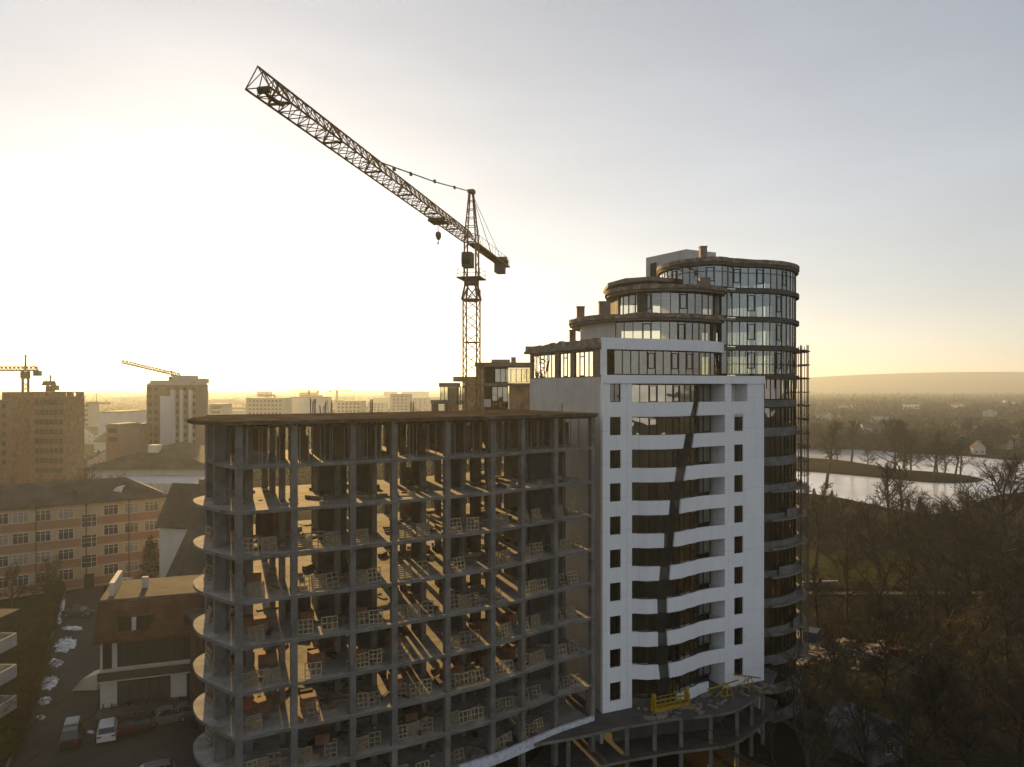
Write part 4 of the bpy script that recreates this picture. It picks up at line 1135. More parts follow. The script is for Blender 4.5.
b = MB(); q = (A[0] + d[0] * ws + nn[0] * .08, A[1] + d[1] * ws + nn[1] * .08); b.obox(q, d, 1.5, .12, 0, 2.3); b.build('entrance_door', M['opening'], sch)
for s_ in (5.2, 12.6, 19.9, 26.5, 33.0):
    b = MB(); q = (A[0] + d[0] * s_ + nn[0] * .14, A[1] + d[1] * s_ + nn[1] * .14); b.tube((*q, 0), (*q, zt), .09, n=6); b.build('drainpipe', M['roof_dark'], sch)
ov = 0.7
e = back_of((A[0] - d[0] * ov + nn[0] * ov, A[1] - d[1] * ov + nn[1] * ov), (B[0] + d[0] * ov + nn[0] * ov, B[1] + d[1] * ov + nn[1] * ov), 15 + 2 * ov)
rg0 = (A[0] + d[0] * 0 - nn[0] * 7.5, A[1] - nn[1] * 7.5, 17.6); rg1 = (B[0] - d[0] * 5.2 - nn[0] * 7.5, B[1] - d[1] * 5.2 - nn[1] * 7.5, 17.6)
b = MB(); b.add([(*e[0], zt), (*e[1], zt), (*e[2], zt), (*e[3], zt), rg0, rg1, (*e[0], zt - .25), (*e[1], zt - .25), (*e[2], zt - .25), (*e[3], zt - .25)],
                [(0, 1, 5, 4), (1, 2, 5), (2, 3, 4, 5), (3, 0, 4), (6, 7, 1, 0), (7, 8, 2, 1), (8, 9, 3, 2), (9, 6, 0, 3), (9, 8, 7, 6)])
rf = b.build('roof', M['roof_dark'], sch)
for s in (18.5, 25):
    q = (A[0] + d[0] * s - nn[0] * 2.5, A[1] + d[1] * s - nn[1] * 2.5)
    b = MB(); b.loft([[(q[0] - 1, q[1] - .2, 15.4), (q[0] + 1, q[1] - .2, 15.4), (q[0], q[1] - .2, 16.5)], [(q[0] - 1, q[1] + 2.4, 16.2), (q[0] + 1, q[1] + 2.4, 16.2), (q[0], q[1] + 2.4, 16.5)]]); b.build('roof_vent', M['cream'] if s > 20 else M['roof_dark'], rf)

# ---- villa with the brown mansard roof
A, B = (gx(100, 78), 78.0), (gx(212, 81.6), 81.6)
vil = thing('mansard_villa', 'cream two storey villa with brown tiled mansard roof and two dark dormer recesses', 'house', (A[0], A[1], 0))
d, l = unit(A, B); nn = (d[1], -d[0])
def vp(s, o=0): return (A[0] + d[0] * s + nn[0] * o, A[1] + d[1] * s + nn[1] * o)
def vbox(b, s0_, s1_, o0, o1, z0, z1): b.prism([vp(s0_, o1), vp(s1_, o1), vp(s1_, o0), vp(s0_, o0)], z0, z1)
b = MB(); vbox(b, 0, l, -11, 0, -.3, 8.4); b.build('wall', M['cream'], vil)
b = MB(); vbox(b, -.1, l + .2, .002, .9, 4.0, 4.45); vbox(b, -.1, l + .2, .82, .9, 4.452, 4.6); b.build('terrace_slab', M['cream'], vil)
b = MB(); vbox(b, -.12, l + .2, .902, .98, 4.15, 5.0); b.build('terrace_rail', M['roof_dark'], vil)
b = MB(); vbox(b, -.1, l, .002, 2.4, -.3, 1.1); b.build('front_step', M['conc_dark'], vil)
for s0_, s1_, z0, z1 in ((1.6, 10.8, 5.2, 7.9), (1.6, 6.6, 1.2, 3.7), (8.2, 9.4, 1.2, 3.7)):
    b = MB(); g = MB(); n = max(2, round((s1_ - s0_) / .95)); vbox(b, s0_, s1_, .003, .1, z0, z0 + .1); vbox(b, s0_, s1_, .003, .1, z1 - .1, z1)
    for i in range(n + 1): c = lerp(s0_ + .05, s1_ - .05, i / n); vbox(b, c - .05, c + .05, .003, .105, z0 + .1, z1 - .1)
    o = b.build('window', M['frame_dark'], vil); vbox(g, s0_ + .05, s1_ - .05, .02, .06, z0 + .05, z1 - .05); g.build('pane', M['shutpane'], o)
b = MB(); vbox(b, .25, 1.1, .003, .07, 5.1, 7.9); b.build('balcony_door', M['opening'], vil)
b = MB()
# mansard front slope with overhanging eave, flat top behind
pr = [(1.0, 7.95), (1.0, 8.25), (-1.2, 11.7), (-1.6, 11.8), (-10, 11.8), (-11.5, 8.4), (-11.5, 8.1)]
b.loft([[(*vp(-.6 if o > -1 else -.3, o), z) for o, z in pr], [(*vp(l + .6, o), z) for o, z in pr]]); b.m[3] = 1; b.m[2] = 1
rf = b.build('roof', [M['roof_tile'], M['roof_dark']], vil)
for s in (3.2, 9.4):
    b = MB(); vbox(b, s - 1.5, s + 1.5, -1.5, .62, 8.45, 8.6); b.mi = 1; vbox(b, s - 1.6, s + 1.6, -1.6, .42, 10.3, 10.45); b.mi = 0
    vbox(b, s - .2, s + .2, -.5, .55, 8.6, 10.3); b.build('dormer', [M['cream'], M['roof_tile']], rf)
    b = MB(); vbox(b, s - 1.45, s - .25, -.9, .56, 8.61, 10.28); vbox(b, s + .25, s + 1.45, -.9, .56, 8.61, 10.28); b.build('dormer_recess', M['opening'], rf)
b = MB(); vbox(b, .4, .9, -9, -3, 11.81, 13.2); b.build('parapet_wall', M['cream'], vil)
b = MB(); vbox(b, 3.3, 3.9, -6, -5.4, 11.81, 13.0); b.build('chimney', M['offwhite'], vil)
x, y = ground(90, 690)
b = MB(); b.add([(x - 1.8, y - .5, .1), (x + 1.0, y - .3, .1), (x + 1.0, y + 2, .1), (x - 1.8, y + 2, .1), (x - .6, y - .5, 1.4), (x + 1.0, y - .3, 1.9), (x + 1.0, y + 2, 1.9), (x - .6, y + 2, 1.4)], [(0, 3, 2, 1), (4, 5, 6, 7), (0, 1, 5, 4), (1, 2, 6, 5), (2, 3, 7, 6), (3, 0, 4, 7)])
tag(b.build('cellar_hood', M['cream']), 'small pale sloped cellar hood beside the mansard villa', 'cellar hood')

# ---- gabled houses
def house(x, y, rz, w_, dp, he, hr, label, wm, rm, name='house', cat='house', z=0, group=None, nwin=2, chim=True, ov=.5):
    t = thing(name, label, cat, (x, y, z), group, rz)
    b = MB(); b.loft([[(-w_ / 2, yy, -.5), (w_ / 2, yy, -.5), (w_ / 2, yy, he), (0, yy, hr - .15), (-w_ / 2, yy, he)] for yy in (-dp / 2, dp / 2)]); b.build('wall', wm, t, True)
    b = MB(); sl_ = (hr - he) / (w_ / 2)
    for sg in (-1, 1):
        ex = sg * (w_ / 2 + ov); ez = he - ov * sl_
        b.loft([[(0, yy, hr), (ex, yy, ez), (ex, yy, ez + .18), (0, yy, hr + .2)] for yy in (-dp / 2 - ov, dp / 2 + ov)])
    rf = b.build('roof', rm, t, True)
    if chim:
        b = MB(); b.box(w_ * .18, w_ * .18 + .7, -.4, .4, he, hr + .8); b.build('chimney', M['brick_raw'], rf, True)
    if nwin:
        f, p = winmesh(1.2, 1.3, 2)
        f0 = None
        for k in range(max(1, int(he / 2.9))):
            for i in range(nwin):
                xx = lerp(-w_ / 2, w_ / 2, (i + .5) / nwin)
                if f0 is None: f0 = f.build('window', M['frame_white'], t, True); p0 = p.build('pane', M['shutpane'], f0, True); f0.location = (xx, -dp / 2 - .05, .9 + 2.9 * k)
                else: o = share('window', f0, (xx, -dp / 2 - .05, .9 + 2.9 * k), t); share('pane', p0, (0, 0, 0), o)
    return t
house(gx(200, 112), 114, R(40), 7.4, 11, 5.5, 13.2, 'tall cream house with steep dark gable roof behind the mansard villa', M['cream'], M['roof_dark'], ov=.7)
t = house(gx(193, 126), 127, R(76), 7.5, 8, 12, 17.8, 'dark steep roofed house behind the tall cream gabled house', M['cream'], M['roof_dark'], nwin=0)
house(gx(160, 104), 105, R(60), 4.0, 4.6, 2.3, 3.3, 'low shed with pale sheet roof beyond the mansard villa', M['cream'], M['pale'], 'shed', 'shed', nwin=0, chim=False)
# wide hall with shallow roof and ribbed front
hx = gx(146, 195)
hall = thing('wide_hall', 'wide low hall with shallow hipped roof and ribbed pale front behind the school', 'hall', (hx, 195, 0))
b = MB(); b.box(hx - 15, hx + 18, 195, 222, -.5, 13.2); b.build('wall', M['cream'], hall)
b = MB(); zz_ = 13.2
b.add([(hx - 17, 193.5, zz_), (hx + 19.5, 193.5, zz_), (hx + 19.5, 224, zz_), (hx - 17, 224, zz_), (hx + 1, 200, 18.8), (hx + 1, 216, 18.8)], [(0, 1, 4), (1, 2, 5, 4), (2, 3, 5), (3, 0, 4, 5), (3, 2, 1, 0)])
rf = b.build('roof', M['roof_dark'], hall)
b = MB(); b.box(hx - .5, hx + 2, 197, 199.5, 17.2, 19.2); b.build('skylight', M['cream'], rf)
b = MB(); b.box(hx - 3, hx + 26, 178, 194.8, -.5, 11.6); b.build('front_wing', M['pale'], hall)
for i in range(20):
    b = MB(); x = hx - 2.5 + i * 1.45; b.box(x, x + .35, 177.6, 177.99, 4, 11.9); b.build('front_rib', M['cream'], hall)

# ---- blocks: red-brown tower under construction, pale twelve storey block, far town
def block(u0, u1, ytop, Y, dp, label, wm, name='apartment_block', cols_=0, rows=0, wd=1.3, h=1.5, group=None, zbase=0, roof=.6, rm=None, rz=0.0, pitch=3.0, inset=1.5, cat='building', gapcols=()):
    x0, x1 = gx(u0, Y), (gx(u1, Y + dp) if u1 < 512 else gx(u1, Y)); zt_ = gz(ytop, Y)
    t = thing(name, label, cat, ((x0 + x1) / 2, Y, zbase), group)
    b = MB(); b.box(x0, x1, Y, Y + dp, zbase - 3, zt_ - roof); b.build('wall', wm, t)
    b = MB(); b.box(x0 - .3, x1 + .3, Y - .3, Y + dp + .3, zt_ - roof + .003, zt_ - roof + .25); b.box(x0 + .3, x1 - .3, Y + .3, Y + dp - .3, zt_ - roof + .25, zt_); b.build('roof', rm or M['conc'], t)
    if cols_:
        cs = [lerp(inset, x1 - x0 - inset, (i + .5) / cols_) for i in range(cols_) if i not in gapcols]
        rs = [zt_ - roof - 2.4 - pitch * i for i in range(rows)]
        facade(t, (x0, Y), (1, 0), cs, rs, wd, h, M['frame_dark'], M['opening'], 1)
    return t
t = block(30, 84.5, 396.5, 236, 9, 'red brown brick tower under construction with a crane behind it', M['brick_block'], cols_=6, rows=8, wd=1.2, h=1.6, roof=.3)
x0, x1 = gx(30, 236), gx(84.5, 245)
b = MB(); zr = gz(396.5, 236) + .003
for u in (30.6, 34.5, 37.8, 41.3, 44.8, 48.2, 61, 64, 68, 71.5): x = gx(u, 236); b.box(x - .35, x + .35, 236.02, 236.6, zr, zr + 1.15)
b.box(gx(48.3, 236), gx(61, 236), 236.03, 236.5, zr, zr + 1.15); b.box(x0 + .4, x1, 236, 244.8, zr + 1.151, zr + 1.5); b.box(x1 - .5, x1, 236.02, 238, zr, zr + 1.14); b.box(x1 - .5, x1, 241, 244.8, zr, zr + 1.14); b.build('top_storey', M['brick_block'], t)
t = block(-40, 30, 400, 243, 9, 'lower left wing of red brown bricks with lit openings', M['brick_block'], cols_=6, rows=7, wd=1.2, h=1.6, roof=.3)
b = MB(); b.box(gx(2, 245), gx(20, 245), 245, 252, gz(400, 241), gz(392, 245)); b.build('stair_penthouse', M['brick_block'], t)
t = block(146.5, 208, 383, 300, 12, 'pale twelve storey block with ribbed balcony columns and stepped roof', M['far_wall2'], cols_=0, roof=.8, rm=M['far_wall'])
for i, u in enumerate((160.5, 171, 180, 189)):
    wv = (11, 4, 3, 2.5)[i]; b = MB(); x = gx(u, 299); b.box(x, x + wv * .4, 298.6, 299.98, 3, gz(396 if i == 0 else 390, 299)); b.build('pale_panel', M['pale'], t)
cs = [gx(u, 300) - gx(146.5, 300) for u in (150, 156, 168, 176.5, 185, 193.5)]
facade(t, (gx(146.5, 300), 300), (1, 0), cs, [gz(391, 300) - 3.0 * i for i in range(11)], 1.5, 1.5, M['frame_dark'], M['opening'], 2)
for u0, u1, yt in ((172, 191, 375.5), (196, 202, 378.5), (150, 171.5, 380.5)): b = MB(); b.box(gx(u0, 303), gx(u1, 303), 303, 310, gz(383.5, 303), gz(yt, 303)); b.build('roof_house', M['far_wall'], t)
b = MB(); b.tube((gx(187, 305), 305, gz(376, 305)), (gx(187, 305), 305, gz(364, 305)), .15); b.build('aerial', M['steel'], t)
town = [  # u0, u1, ytop, Y, depth, label
    (106, 140, 424, 260, 14, 'low brick shed roofed block between the two tall left buildings', 'far_wall2', 4, 2),
    (98, 147, 411.5, 420, 30, 'long pale flat roofed warehouse left of the pale twelve storey block', 'pale', 0, 0),
    (138, 147.5, 424, 290, 12, 'thin dark block touching the left side of the pale twelve storey block', 'far_wall2', 2, 3),
    (246, 292, 398, 560, 20, 'long hazy slab block seen above the left end of the frame roof', 'far_wall', 9, 5),
    (209, 232, 404, 480, 16, 'hazy low block just right of the pale twelve storey block', 'far_wall', 4, 4),
    (335, 366, 401, 620, 16, 'hazy block behind the starter bars on the frame roof', 'far_wall', 6, 4),
    (390, 412, 394, 700, 14, 'narrow hazy block left of the rear wing on the skyline', 'far_wall', 4, 6),
    (296, 322, 404, 760, 16, 'distant hazy block right of the long hazy slab block', 'far_wall', 5, 4),
    (368, 388, 402.5, 840, 16, 'distant hazy block right of the block behind the starter bars', 'far_wall', 4, 4),
    (412, 430, 398, 900, 16, 'small distant block next to the terraces of the rear wing', 'far_wall', 3, 5),
    (-30, -2, 396, 330, 16, 'hazy block at the edge of the town left of the brick tower', 'far_wall2', 4, 6),
    (85, 99, 402, 480, 14, 'hazy block peeking out right of the red brown brick tower', 'far_wall', 3, 6),
]
for u0, u1, yt, Y, dp, lab, wm, c, r in town:
    block(u0, u1, yt, Y, dp, lab, M[wm], cols_=c, rows=r, wd=1.6, h=1.5, group='far town blocks')

tr_ = random.Random(19)
for i in range(64):
    Y = tr_.uniform(480, 1700); u = tr_.uniform(88, 520); wd = tr_.uniform(14, 46) * 760 / Y; yt = 388 + (34 - tr_.choice((9, 12, 15, 15, 18, 27))) * 760 / Y
    block(u, u + wd + 6, yt, Y, 12, 'low hazy block among the dense roofs of the distant town', M[tr_.choice(('far_wall', 'far_wall2', 'pale'))], group='dense blocks of the distant town')
# pale balcony building cut by the frame at the bottom left
x1 = gx(18, 73) - .1
t = thing('balcony_block', 'grey apartment block with stacked balconies at the near end of the snowy lane', 'building', (x1 - 6, 64, 0))
b = MB(); b.box(x1 - 14, x1 - 1.6, 60, 72.6, -.5, 12.3); b.build('wall', M['conc_band'], t)
b = MB(); b.box(x1 - 14, x1 + .2, 59.0, 73.2, 12.303, 12.75); b.build('roof', M['roof_dark'], t)
for i in range(4):
    z = .3 + 3.0 * i; b = MB(); b.box(x1 - 14, x1, 59.6, 73.0, z, z + .16); b.box(x1 - 14, x1, 59.6, 59.72, z + .16, z + 1.2); b.box(x1 - .12, x1, 59.72, 72.88, z + .16, z + 1.2); b.box(x1 - 1.55, x1, 72.88, 73.0, z + .16, z + 1.2); b.build('balcony', M['offwhite'], t)
    b = MB(); b.box(x1 - 1.59, x1 - 1.5, 62, 71.5, z + .9, z + 2.5); b.build('balcony_window', M['shutpane'], t)

# far cranes over the town
def small_crane(u, Y, yb, yj, ya, uj0, uj1, label, th=.22, slope=0):
    x = gx(u, Y); zb_, zj, za = gz(yb, Y), gz(yj, Y), gz(ya, Y)
    t = thing('tower_crane', label, 'crane', (x, Y, zb_), 'cranes over the far town')
    b = MB(); mast4(b, x, Y, zb_, zj, 1.6, 1.8, th * .7, th * .4); b.build('mast', M['crane_dark'], t)
    b = MB(); a0, a1 = gx(uj0, Y), gx(uj1, Y)
    truss3(b, (a0, Y, zj + slope), (a1, Y, zj), 1.2, 1.2, 16, th * .6, th * .35); b.build('jib', M['crane_dark'], t)
    b = MB(); b.tube((x, Y, zj), (x, Y, za), th * 1.2, th * .6, n=5); b.tube((x, Y, za), (lerp(a0, x, .3), Y, zj + 1), th * .35); b.tube((x, Y, za), (lerp(a1, x, .2), Y, zj + 1), th * .35); b.build('tower_head', M['crane_dark'], t)
    b = MB(); b.box(x - 1, x + 1, Y - 1.2, Y + 1, zj - 2.6, zj - .3); b.build('cab', M['crane_dark'], t)
    e = a1 if abs(a1 - x) < abs(a0 - x) else a0
    b = MB(); b.box(e - 1, e + 1, Y - .8, Y + .8, zj - 1.8, zj - .1); b.build('counterweight', M['conc_dark'], t)
small_crane(25.5, 250, 440, 370.5, 355, -30, 37.5, 'small tower crane with level jib behind the red brown brick tower', .34)
small_crane(50.5, 262, 440, 385, 375, 43, 55, 'short jib crane poking up over the roof of the red brown brick tower', .3)
small_crane(172, 345, 450, 376.5, 371, 121.5, 180, 'tower crane with long raised jib pointing left behind the pale block', .42, slope=6.2)
small_crane(96.5, 520, 450, 404, 393, 88, 110, 'faint crane between the brick tower and the pale block', .25)
small_crane(309, 800, 440, 391, 383, 290, 318, 'faint crane on the skyline above the middle of the frame roof', .3)
small_crane(337, 900, 440, 391, 384, 330, 352, 'faint crane on the skyline right of the middle of the frame roof', .3)
small_crane(267, 700, 440, 396, 389, 258, 275, 'faint crane above the long hazy slab block', .3)

# ------------------------------------------------------------------ trees
def perp(d, r):
    a = Vector((r.gauss(0, 1), r.gauss(0, 1), r.gauss(0, 1))); a -= d * a.dot(d)
    return a.normalized() if a.length > 1e-4 else Vector((1, 0, 0))
def bare_tree(seed, H, spread=.5, limbs=10, lo=.28, droop=0.0, fine=1.15, tw=.015, lean=0.0, upward=.35):
    r = random.Random(seed); T = MB(); K = MB()
    def branch(p, d, L, r0, lev):
        n = (6, 4, 3, 2)[lev]; sides = (7, 5, 4, 3)[lev]; pts = [(p.copy(), r0)]; q = p.copy(); dd = d.copy()
        for i in range(n):
            dd = (dd + perp(dd, r) * (.10, .2, .24, .28)[lev] + Vector((0, 0, (.05, .10, .06, -.1 * droop)[lev])) - Vector((0, 0, droop * .35 if lev > 1 else 0))).normalized()
            q = q + dd * (L / n); pts.append((q.copy(), r0 * (1 - .8 * (i + 1) / n) + .012))
        b = T if lev < 2 else K
        for (a, ra), (c, rc) in zip(pts[:-1], pts[1:]): b.tube(a, c, ra, rc, n=sides, cap=False)
        def at(t):
            x = t * n; i = min(n - 1, int(x)); return pts[i][0].lerp(pts[i + 1][0], x - i), (pts[i + 1][0] - pts[i][0]).normalized()
        if lev == 0:
            for i in range(limbs):
                t = lerp(lo, .97, (i + r.random() * .6) / limbs); o, dr = at(t)
                a = i * 2.4 + r.uniform(-.4, .4); side_ = Vector((math.cos(a), math.sin(a), 0))
                nd = (side_ * (1.1 - .6 * t) + Vector((0, 0, upward + .5 * t + r.uniform(-.1, .2)))).normalized()
                branch(o, nd, H * spread * (1.0 - .55 * t) * r.uniform(.75, 1.15), r0 * (.55 - .3 * t), 1)
        elif lev == 1:
            m_ = round(7 * fine)
            for i in range(m_):
                t = lerp(.22, 1.0, (i + r.random()) / m_); o, dr = at(t)
                branch(o, (dr + perp(dr, r) * r.uniform(.6, 1.1)).normalized(), L * r.uniform(.3, .55) * (1.15 - .5 * t), r0 * .32, 2)
        elif lev == 2:
            m_ = round(6 * fine)
            for i in range(m_):
                t = lerp(.15, 1.0, (i + r.random()) / m_); o, dr = at(t)
                branch(o, (dr + perp(dr, r) * r.uniform(.5, 1.0)).normalized(), L * r.uniform(.4, .65), max(.012, r0 * .35), 3)
        else:
            for i in range(round(5 * fine)):
                t = r.uniform(.1, 1.0); o, dr = at(t); nd = (dr + perp(dr, r) * r.uniform(.3, .9) - Vector((0, 0, droop * 1.6))).normalized(); l = L * r.uniform(.5, .95) * (1 + droop * 1.2); s = perp(nd, r) * tw
                e = o + nd * l
                K.add([tuple(o - s), tuple(o + s), tuple(e)], [(0, 1, 2)])
    branch(Vector((0, 0, -.3)), Vector((lean, 0, 1)).normalized(), H * .8, H * .019 + .05, 0)
    return T, K
def tree_proto(name, seed, H, km, **kw):
    T, K = bare_tree(seed, H, **kw)
    t = thing(name, 'bare tree', 'tree')
    T.build('trunk', M['bark'], t, True); K.build('crown', km, t, True)
    return t
tp = {'a': tree_proto('bare_tree', 1, 14, M['twig'], spread=.42),
      'b': tree_proto('bare_tree', 2, 15, M['twig'], spread=.34, limbs=13),
      'c': tree_proto('bare_tree', 3, 13, M['twig'], spread=.55, limbs=9, lo=.2),
      'd': tree_proto('bare_tree', 4, 16, M['twig'], spread=.26, limbs=15, lo=.4),
      'e': tree_proto('bare_tree', 9, 15, M['twig'], spread=.6, limbs=16, lo=.18, fine=1.5, upward=.3),
      'w': tree_proto('weeping_tree', 6, 14, M['twig_y'], spread=.36, limbs=13, lo=.3, droop=.55, fine=1.3, tw=.02)}
BH = {'a': 14, 'b': 15, 'c': 13, 'd': 16, 'e': 15, 'w': 14}
used = set()
trng = random.Random(77)
def plant(kind, u, Y, H, label, group=None, rz=None, wide=1.0, z=None):
    x = gx(u, Y); s = H / BH[kind]; z = terr(x, Y) if z is None else z
    rz = trng.uniform(0, 6.28) if rz is None else rz
    if kind not in used:
        used.add(kind); o = tp[kind]; o.location = (x, Y, z); o.rotation_euler = (0, 0, rz); o.scale = (s * wide, s * wide, s)
        tag(o, label, 'tree', group)
    else:
        o = dup(tp[kind], (x, Y, z), rz, label, group, (s * wide, s * wide, s)); o['category'] = 'tree'
        if group is None and 'group' in o: del o['group']
    return o
# hand placed ones
plant('c', 812, 66, 16.5, 'dark gnarled bare tree in front of the tower foot, its branches reaching the white block', rz=1.0, wide=.9)
plant('w', 985, 84, 17, 'tawny weeping tree with hanging yellowish twigs in the lower park')
plant('e', 1006, 160, 24, 'broad round crowned bare tree standing out against the lake', wide=1.15)
plant('w', 860, 172, 15, 'slim yellowish weeping tree at the lake shore behind the lawn')
plant('d', 826.5, 300, 31, 'tall lone bare tree on the island nearest the round tower', z=-5.2)
rows = [
    ('front row below the shed', 72, [(868, 12, 'c'), (905, 13, 'a'), (938, 12, 'e'), (962, 14, 'b'), (1022, 15, 'a'), (1052, 14, 'e')]),
    ('second park row past the shed', 98, [(838, 10, 'c'), (885, 13, 'e'), (918, 15, 'b'), (948, 14, 'a'), (1008, 16, 'e'), (1038, 17, 'b')]),
    ('third park row beyond the rubble', 124, [(818, 13, 'd'), (846, 14, 'a'), (872, 15, 'c'), (906, 15, 'd'), (936, 16, 'a'), (968, 16, 'e'), (1002, 17, 'b'), (1032, 17, 'a')]),
    ('fourth park row along the lawn', 156, [(817, 17, 'b'), (846, 16, 'a'), (880, 18, 'c'), (896, 17, 'b'), (926, 15, 'e'), (957, 16, 'a'), (982, 16, 'c')]),
    ('near shore row of the lake', 205, [(805, 15, 'a'), (820, 18, 'd'), (838, 13, 'c'), (870, 12, 'a'), (886, 25, 'd'), (901, 24, 'b'), (922, 13, 'c'), (946, 12, 'a'), (966, 13, 'e')]),
]
for nm, Y, lst in rows:
    for i, (u, H, kd) in enumerate(lst):
        plant(kd, u + trng.uniform(-2, 2), Y * trng.uniform(.95, 1.05), H, '%s bare tree from the left in the %s' % (ORD[i], nm), 'bare trees of the ' + nm)
for i, (u, yb, H, kd) in enumerate(((838, 465, 17, 'c'), (851, 466, 30, 'd'), (868, 470, 15, 'a'), (896, 474, 27, 'e'), (904, 477, 26, 'b'), (911, 478, 24, 'a'), (934, 480, 27, 'd'), (938, 478, 22, 'b'), (945, 480, 20, 'b'), (955, 479, 24, 'd'), (961, 481, 22, 'a'))):
    x, Y = ground(u, yb, -5.2)
    plant(kd, u, Y, H * .92, '%s bare tree from the left on the long low island' % ORD[i], 'bare trees on the island', z=-5.2)
# far bank: tall bare tree row
for i in range(20):
    u = 803 + i * 11.6 + trng.uniform(-4, 4); Y = 480 + trng.uniform(-8, 45)
    H = trng.choice((11, 13, 15, 12, 10, 18, 14)) * 1.25
    plant(trng.choice('abce'), u, Y, H, '%s bare tree from the left along the far lake bank' % ORD[i], 'bare trees along the far lake bank', wide=1.1)
# scrub in the dark wood: a mass nobody could count
def tufts(name, pts, m, kind='stuff', seed=1, nt=22, flat=1.0, up=1.0):
    r = np.random.RandomState(seed); n = len(pts); P = np.array(pts)        # x, y, z, radius, height
    c = r.normal(size=(n, nt, 3)); c /= np.linalg.norm(c, axis=2, keepdims=True); c *= r.uniform(.45, 1.0, (n, nt, 1))
    cen = P[:, None, :3] + c * P[:, None, [3, 3, 4]] * np.array([1, 1, .5]) + np.array([0, 0, .5]) * P[:, None, [4]]
    a = r.normal(size=(n, nt, 3)); bvec = r.normal(size=(n, nt, 3)); sz = P[:, None, [3]] * flat
    v = np.stack([cen, cen + a * sz, cen + bvec * sz], axis=2).reshape(-1, 3)
    me = bpy.data.meshes.new(name); N = n * nt
    me.vertices.add(N * 3); me.vertices.foreach_set('co', v.astype(np.float32).ravel())
    me.loops.add(N * 3); me.loops.foreach_set('vertex_index', np.arange(N * 3, dtype=np.int32))
    me.polygons.add(N); me.polygons.foreach_set('loop_start', np.arange(0, N * 3, 3, dtype=np.int32))
    me.materials.append(m); me.update(calc_edges=True)
    o = bpy.data.objects.new(name, me); COL.objects.link(o); return tag(o, kind=kind)
FARH = ((978, 450), (1001, 445), (1016, 443), (872, 432), (880, 421), (912, 410), (958, 408), (846, 409), (960, 437), (990, 416), (824, 420), (1010, 404))
FARH = [(u, (CAM_Z + 4) * F / (y - HOR)) for u, y in FARH]
r = random.Random(3); P = []
while len(P) < 260:
    Y = r.uniform(78, 152); u = r.uniform(806, 1060); x = gx(u, Y)
    if 105 < Y < 122 and u < 905: continue
    if Y < 92 and u < 885: continue
    P.append((x, Y, terr(x, Y), r.uniform(.6, 1.6), r.uniform(.8, 3.4)))
tag(tufts('undergrowth', P, M['twig'], seed=2, nt=70, flat=.12), 'dark brown undergrowth filling the park wood', 'undergrowth', kind='stuff')
P = []
while len(P) < 420:
    Y = r.uniform(176, 232); u = r.uniform(800, 1060); x = gx(u, Y)
    P.append((x, Y, terr(x, Y), r.uniform(.8, 2.2), r.uniform(1, 4)))
tag(tufts('shore_scrub', P, M['twig'], seed=3, nt=70, flat=.13), 'brown scrub along the near lake shore', 'scrub', kind='stuff')
P = []
while len(P) < 15000:
    Y = 500 + 3300 * r.random() ** 1.7; u = r.uniform(790, 1075) if r.random() < .62 else r.uniform(520, 1300)
    x = gx(u, Y); h = r.uniform(5, 11) * (1 + .25 * (Y > 1200))
    if math.sin(x * .013 + Y * .004) + math.sin(Y * .011 + 2) + r.uniform(-.6, .6) < -.75: continue
    if any(abs(u - a) < 13 and -.16 * c < Y - c < 14 for a, c in FARH): continue
    P.append((x, Y, terr(x, Y) - .5, h * r.uniform(.3, .6) * (1 + Y / 2500), h))
tag(tufts('far_woodland', P, M['wood_far'], seed=4, nt=26, flat=.34), 'brown hazy woodland stretching beyond the lake to the hills', 'woodland', kind='stuff')
P = []
while len(P) < 8500:
    Y = 270 + 3200 * r.random() ** 1.6; u = r.uniform(-60, 560) if r.random() < .66 else r.uniform(-420, 700); x = gx(u, Y); h = r.uniform(4, 11)
    if math.sin(x * .017 + Y * .006) + r.uniform(-.7, .7) < -.3: continue
    P.append((x, Y, -.5, h * r.uniform(.35, .6) * (1 + Y / 3000), h))
tag(tufts('town_greenery', P, M['wood_far'], seed=5, nt=26, flat=.3), 'hazy brown tree cover between the blocks of the far town', 'tree cover', kind='stuff')
# trees behind the school and along the lane
for i, (u, Y, H, kd) in enumerate(((6, 178, 12, 'a'), (28, 172, 11, 'c'), (47, 180, 13, 'a'), (66, 170, 12, 'e'), (80, 176, 14, 'c'), (112, 165, 14, 'a'), (122, 172, 12, 'b'))):
    plant(kd, u, Y, H * 1.15, '%s bare tree from the left behind the roof of the striped school' % ORD[i], 'bare trees behind the school', z=0)
for i, (u, y, H, kd) in enumerate(((26, 745, 8, 'c'), (30, 700, 9, 'a'), (36, 672, 8, 'c'), (44, 648, 8, 'b'), (46, 626, 9, 'a'), (52, 604, 8, 'c'), (12, 612, 8, 'a'))):
    x, Y = ground(u, y); plant(kd, u, Y, H, '%s small bare tree from the near end of the snowy lane' % ORD[i], 'small bare trees along the snowy lane', z=0)
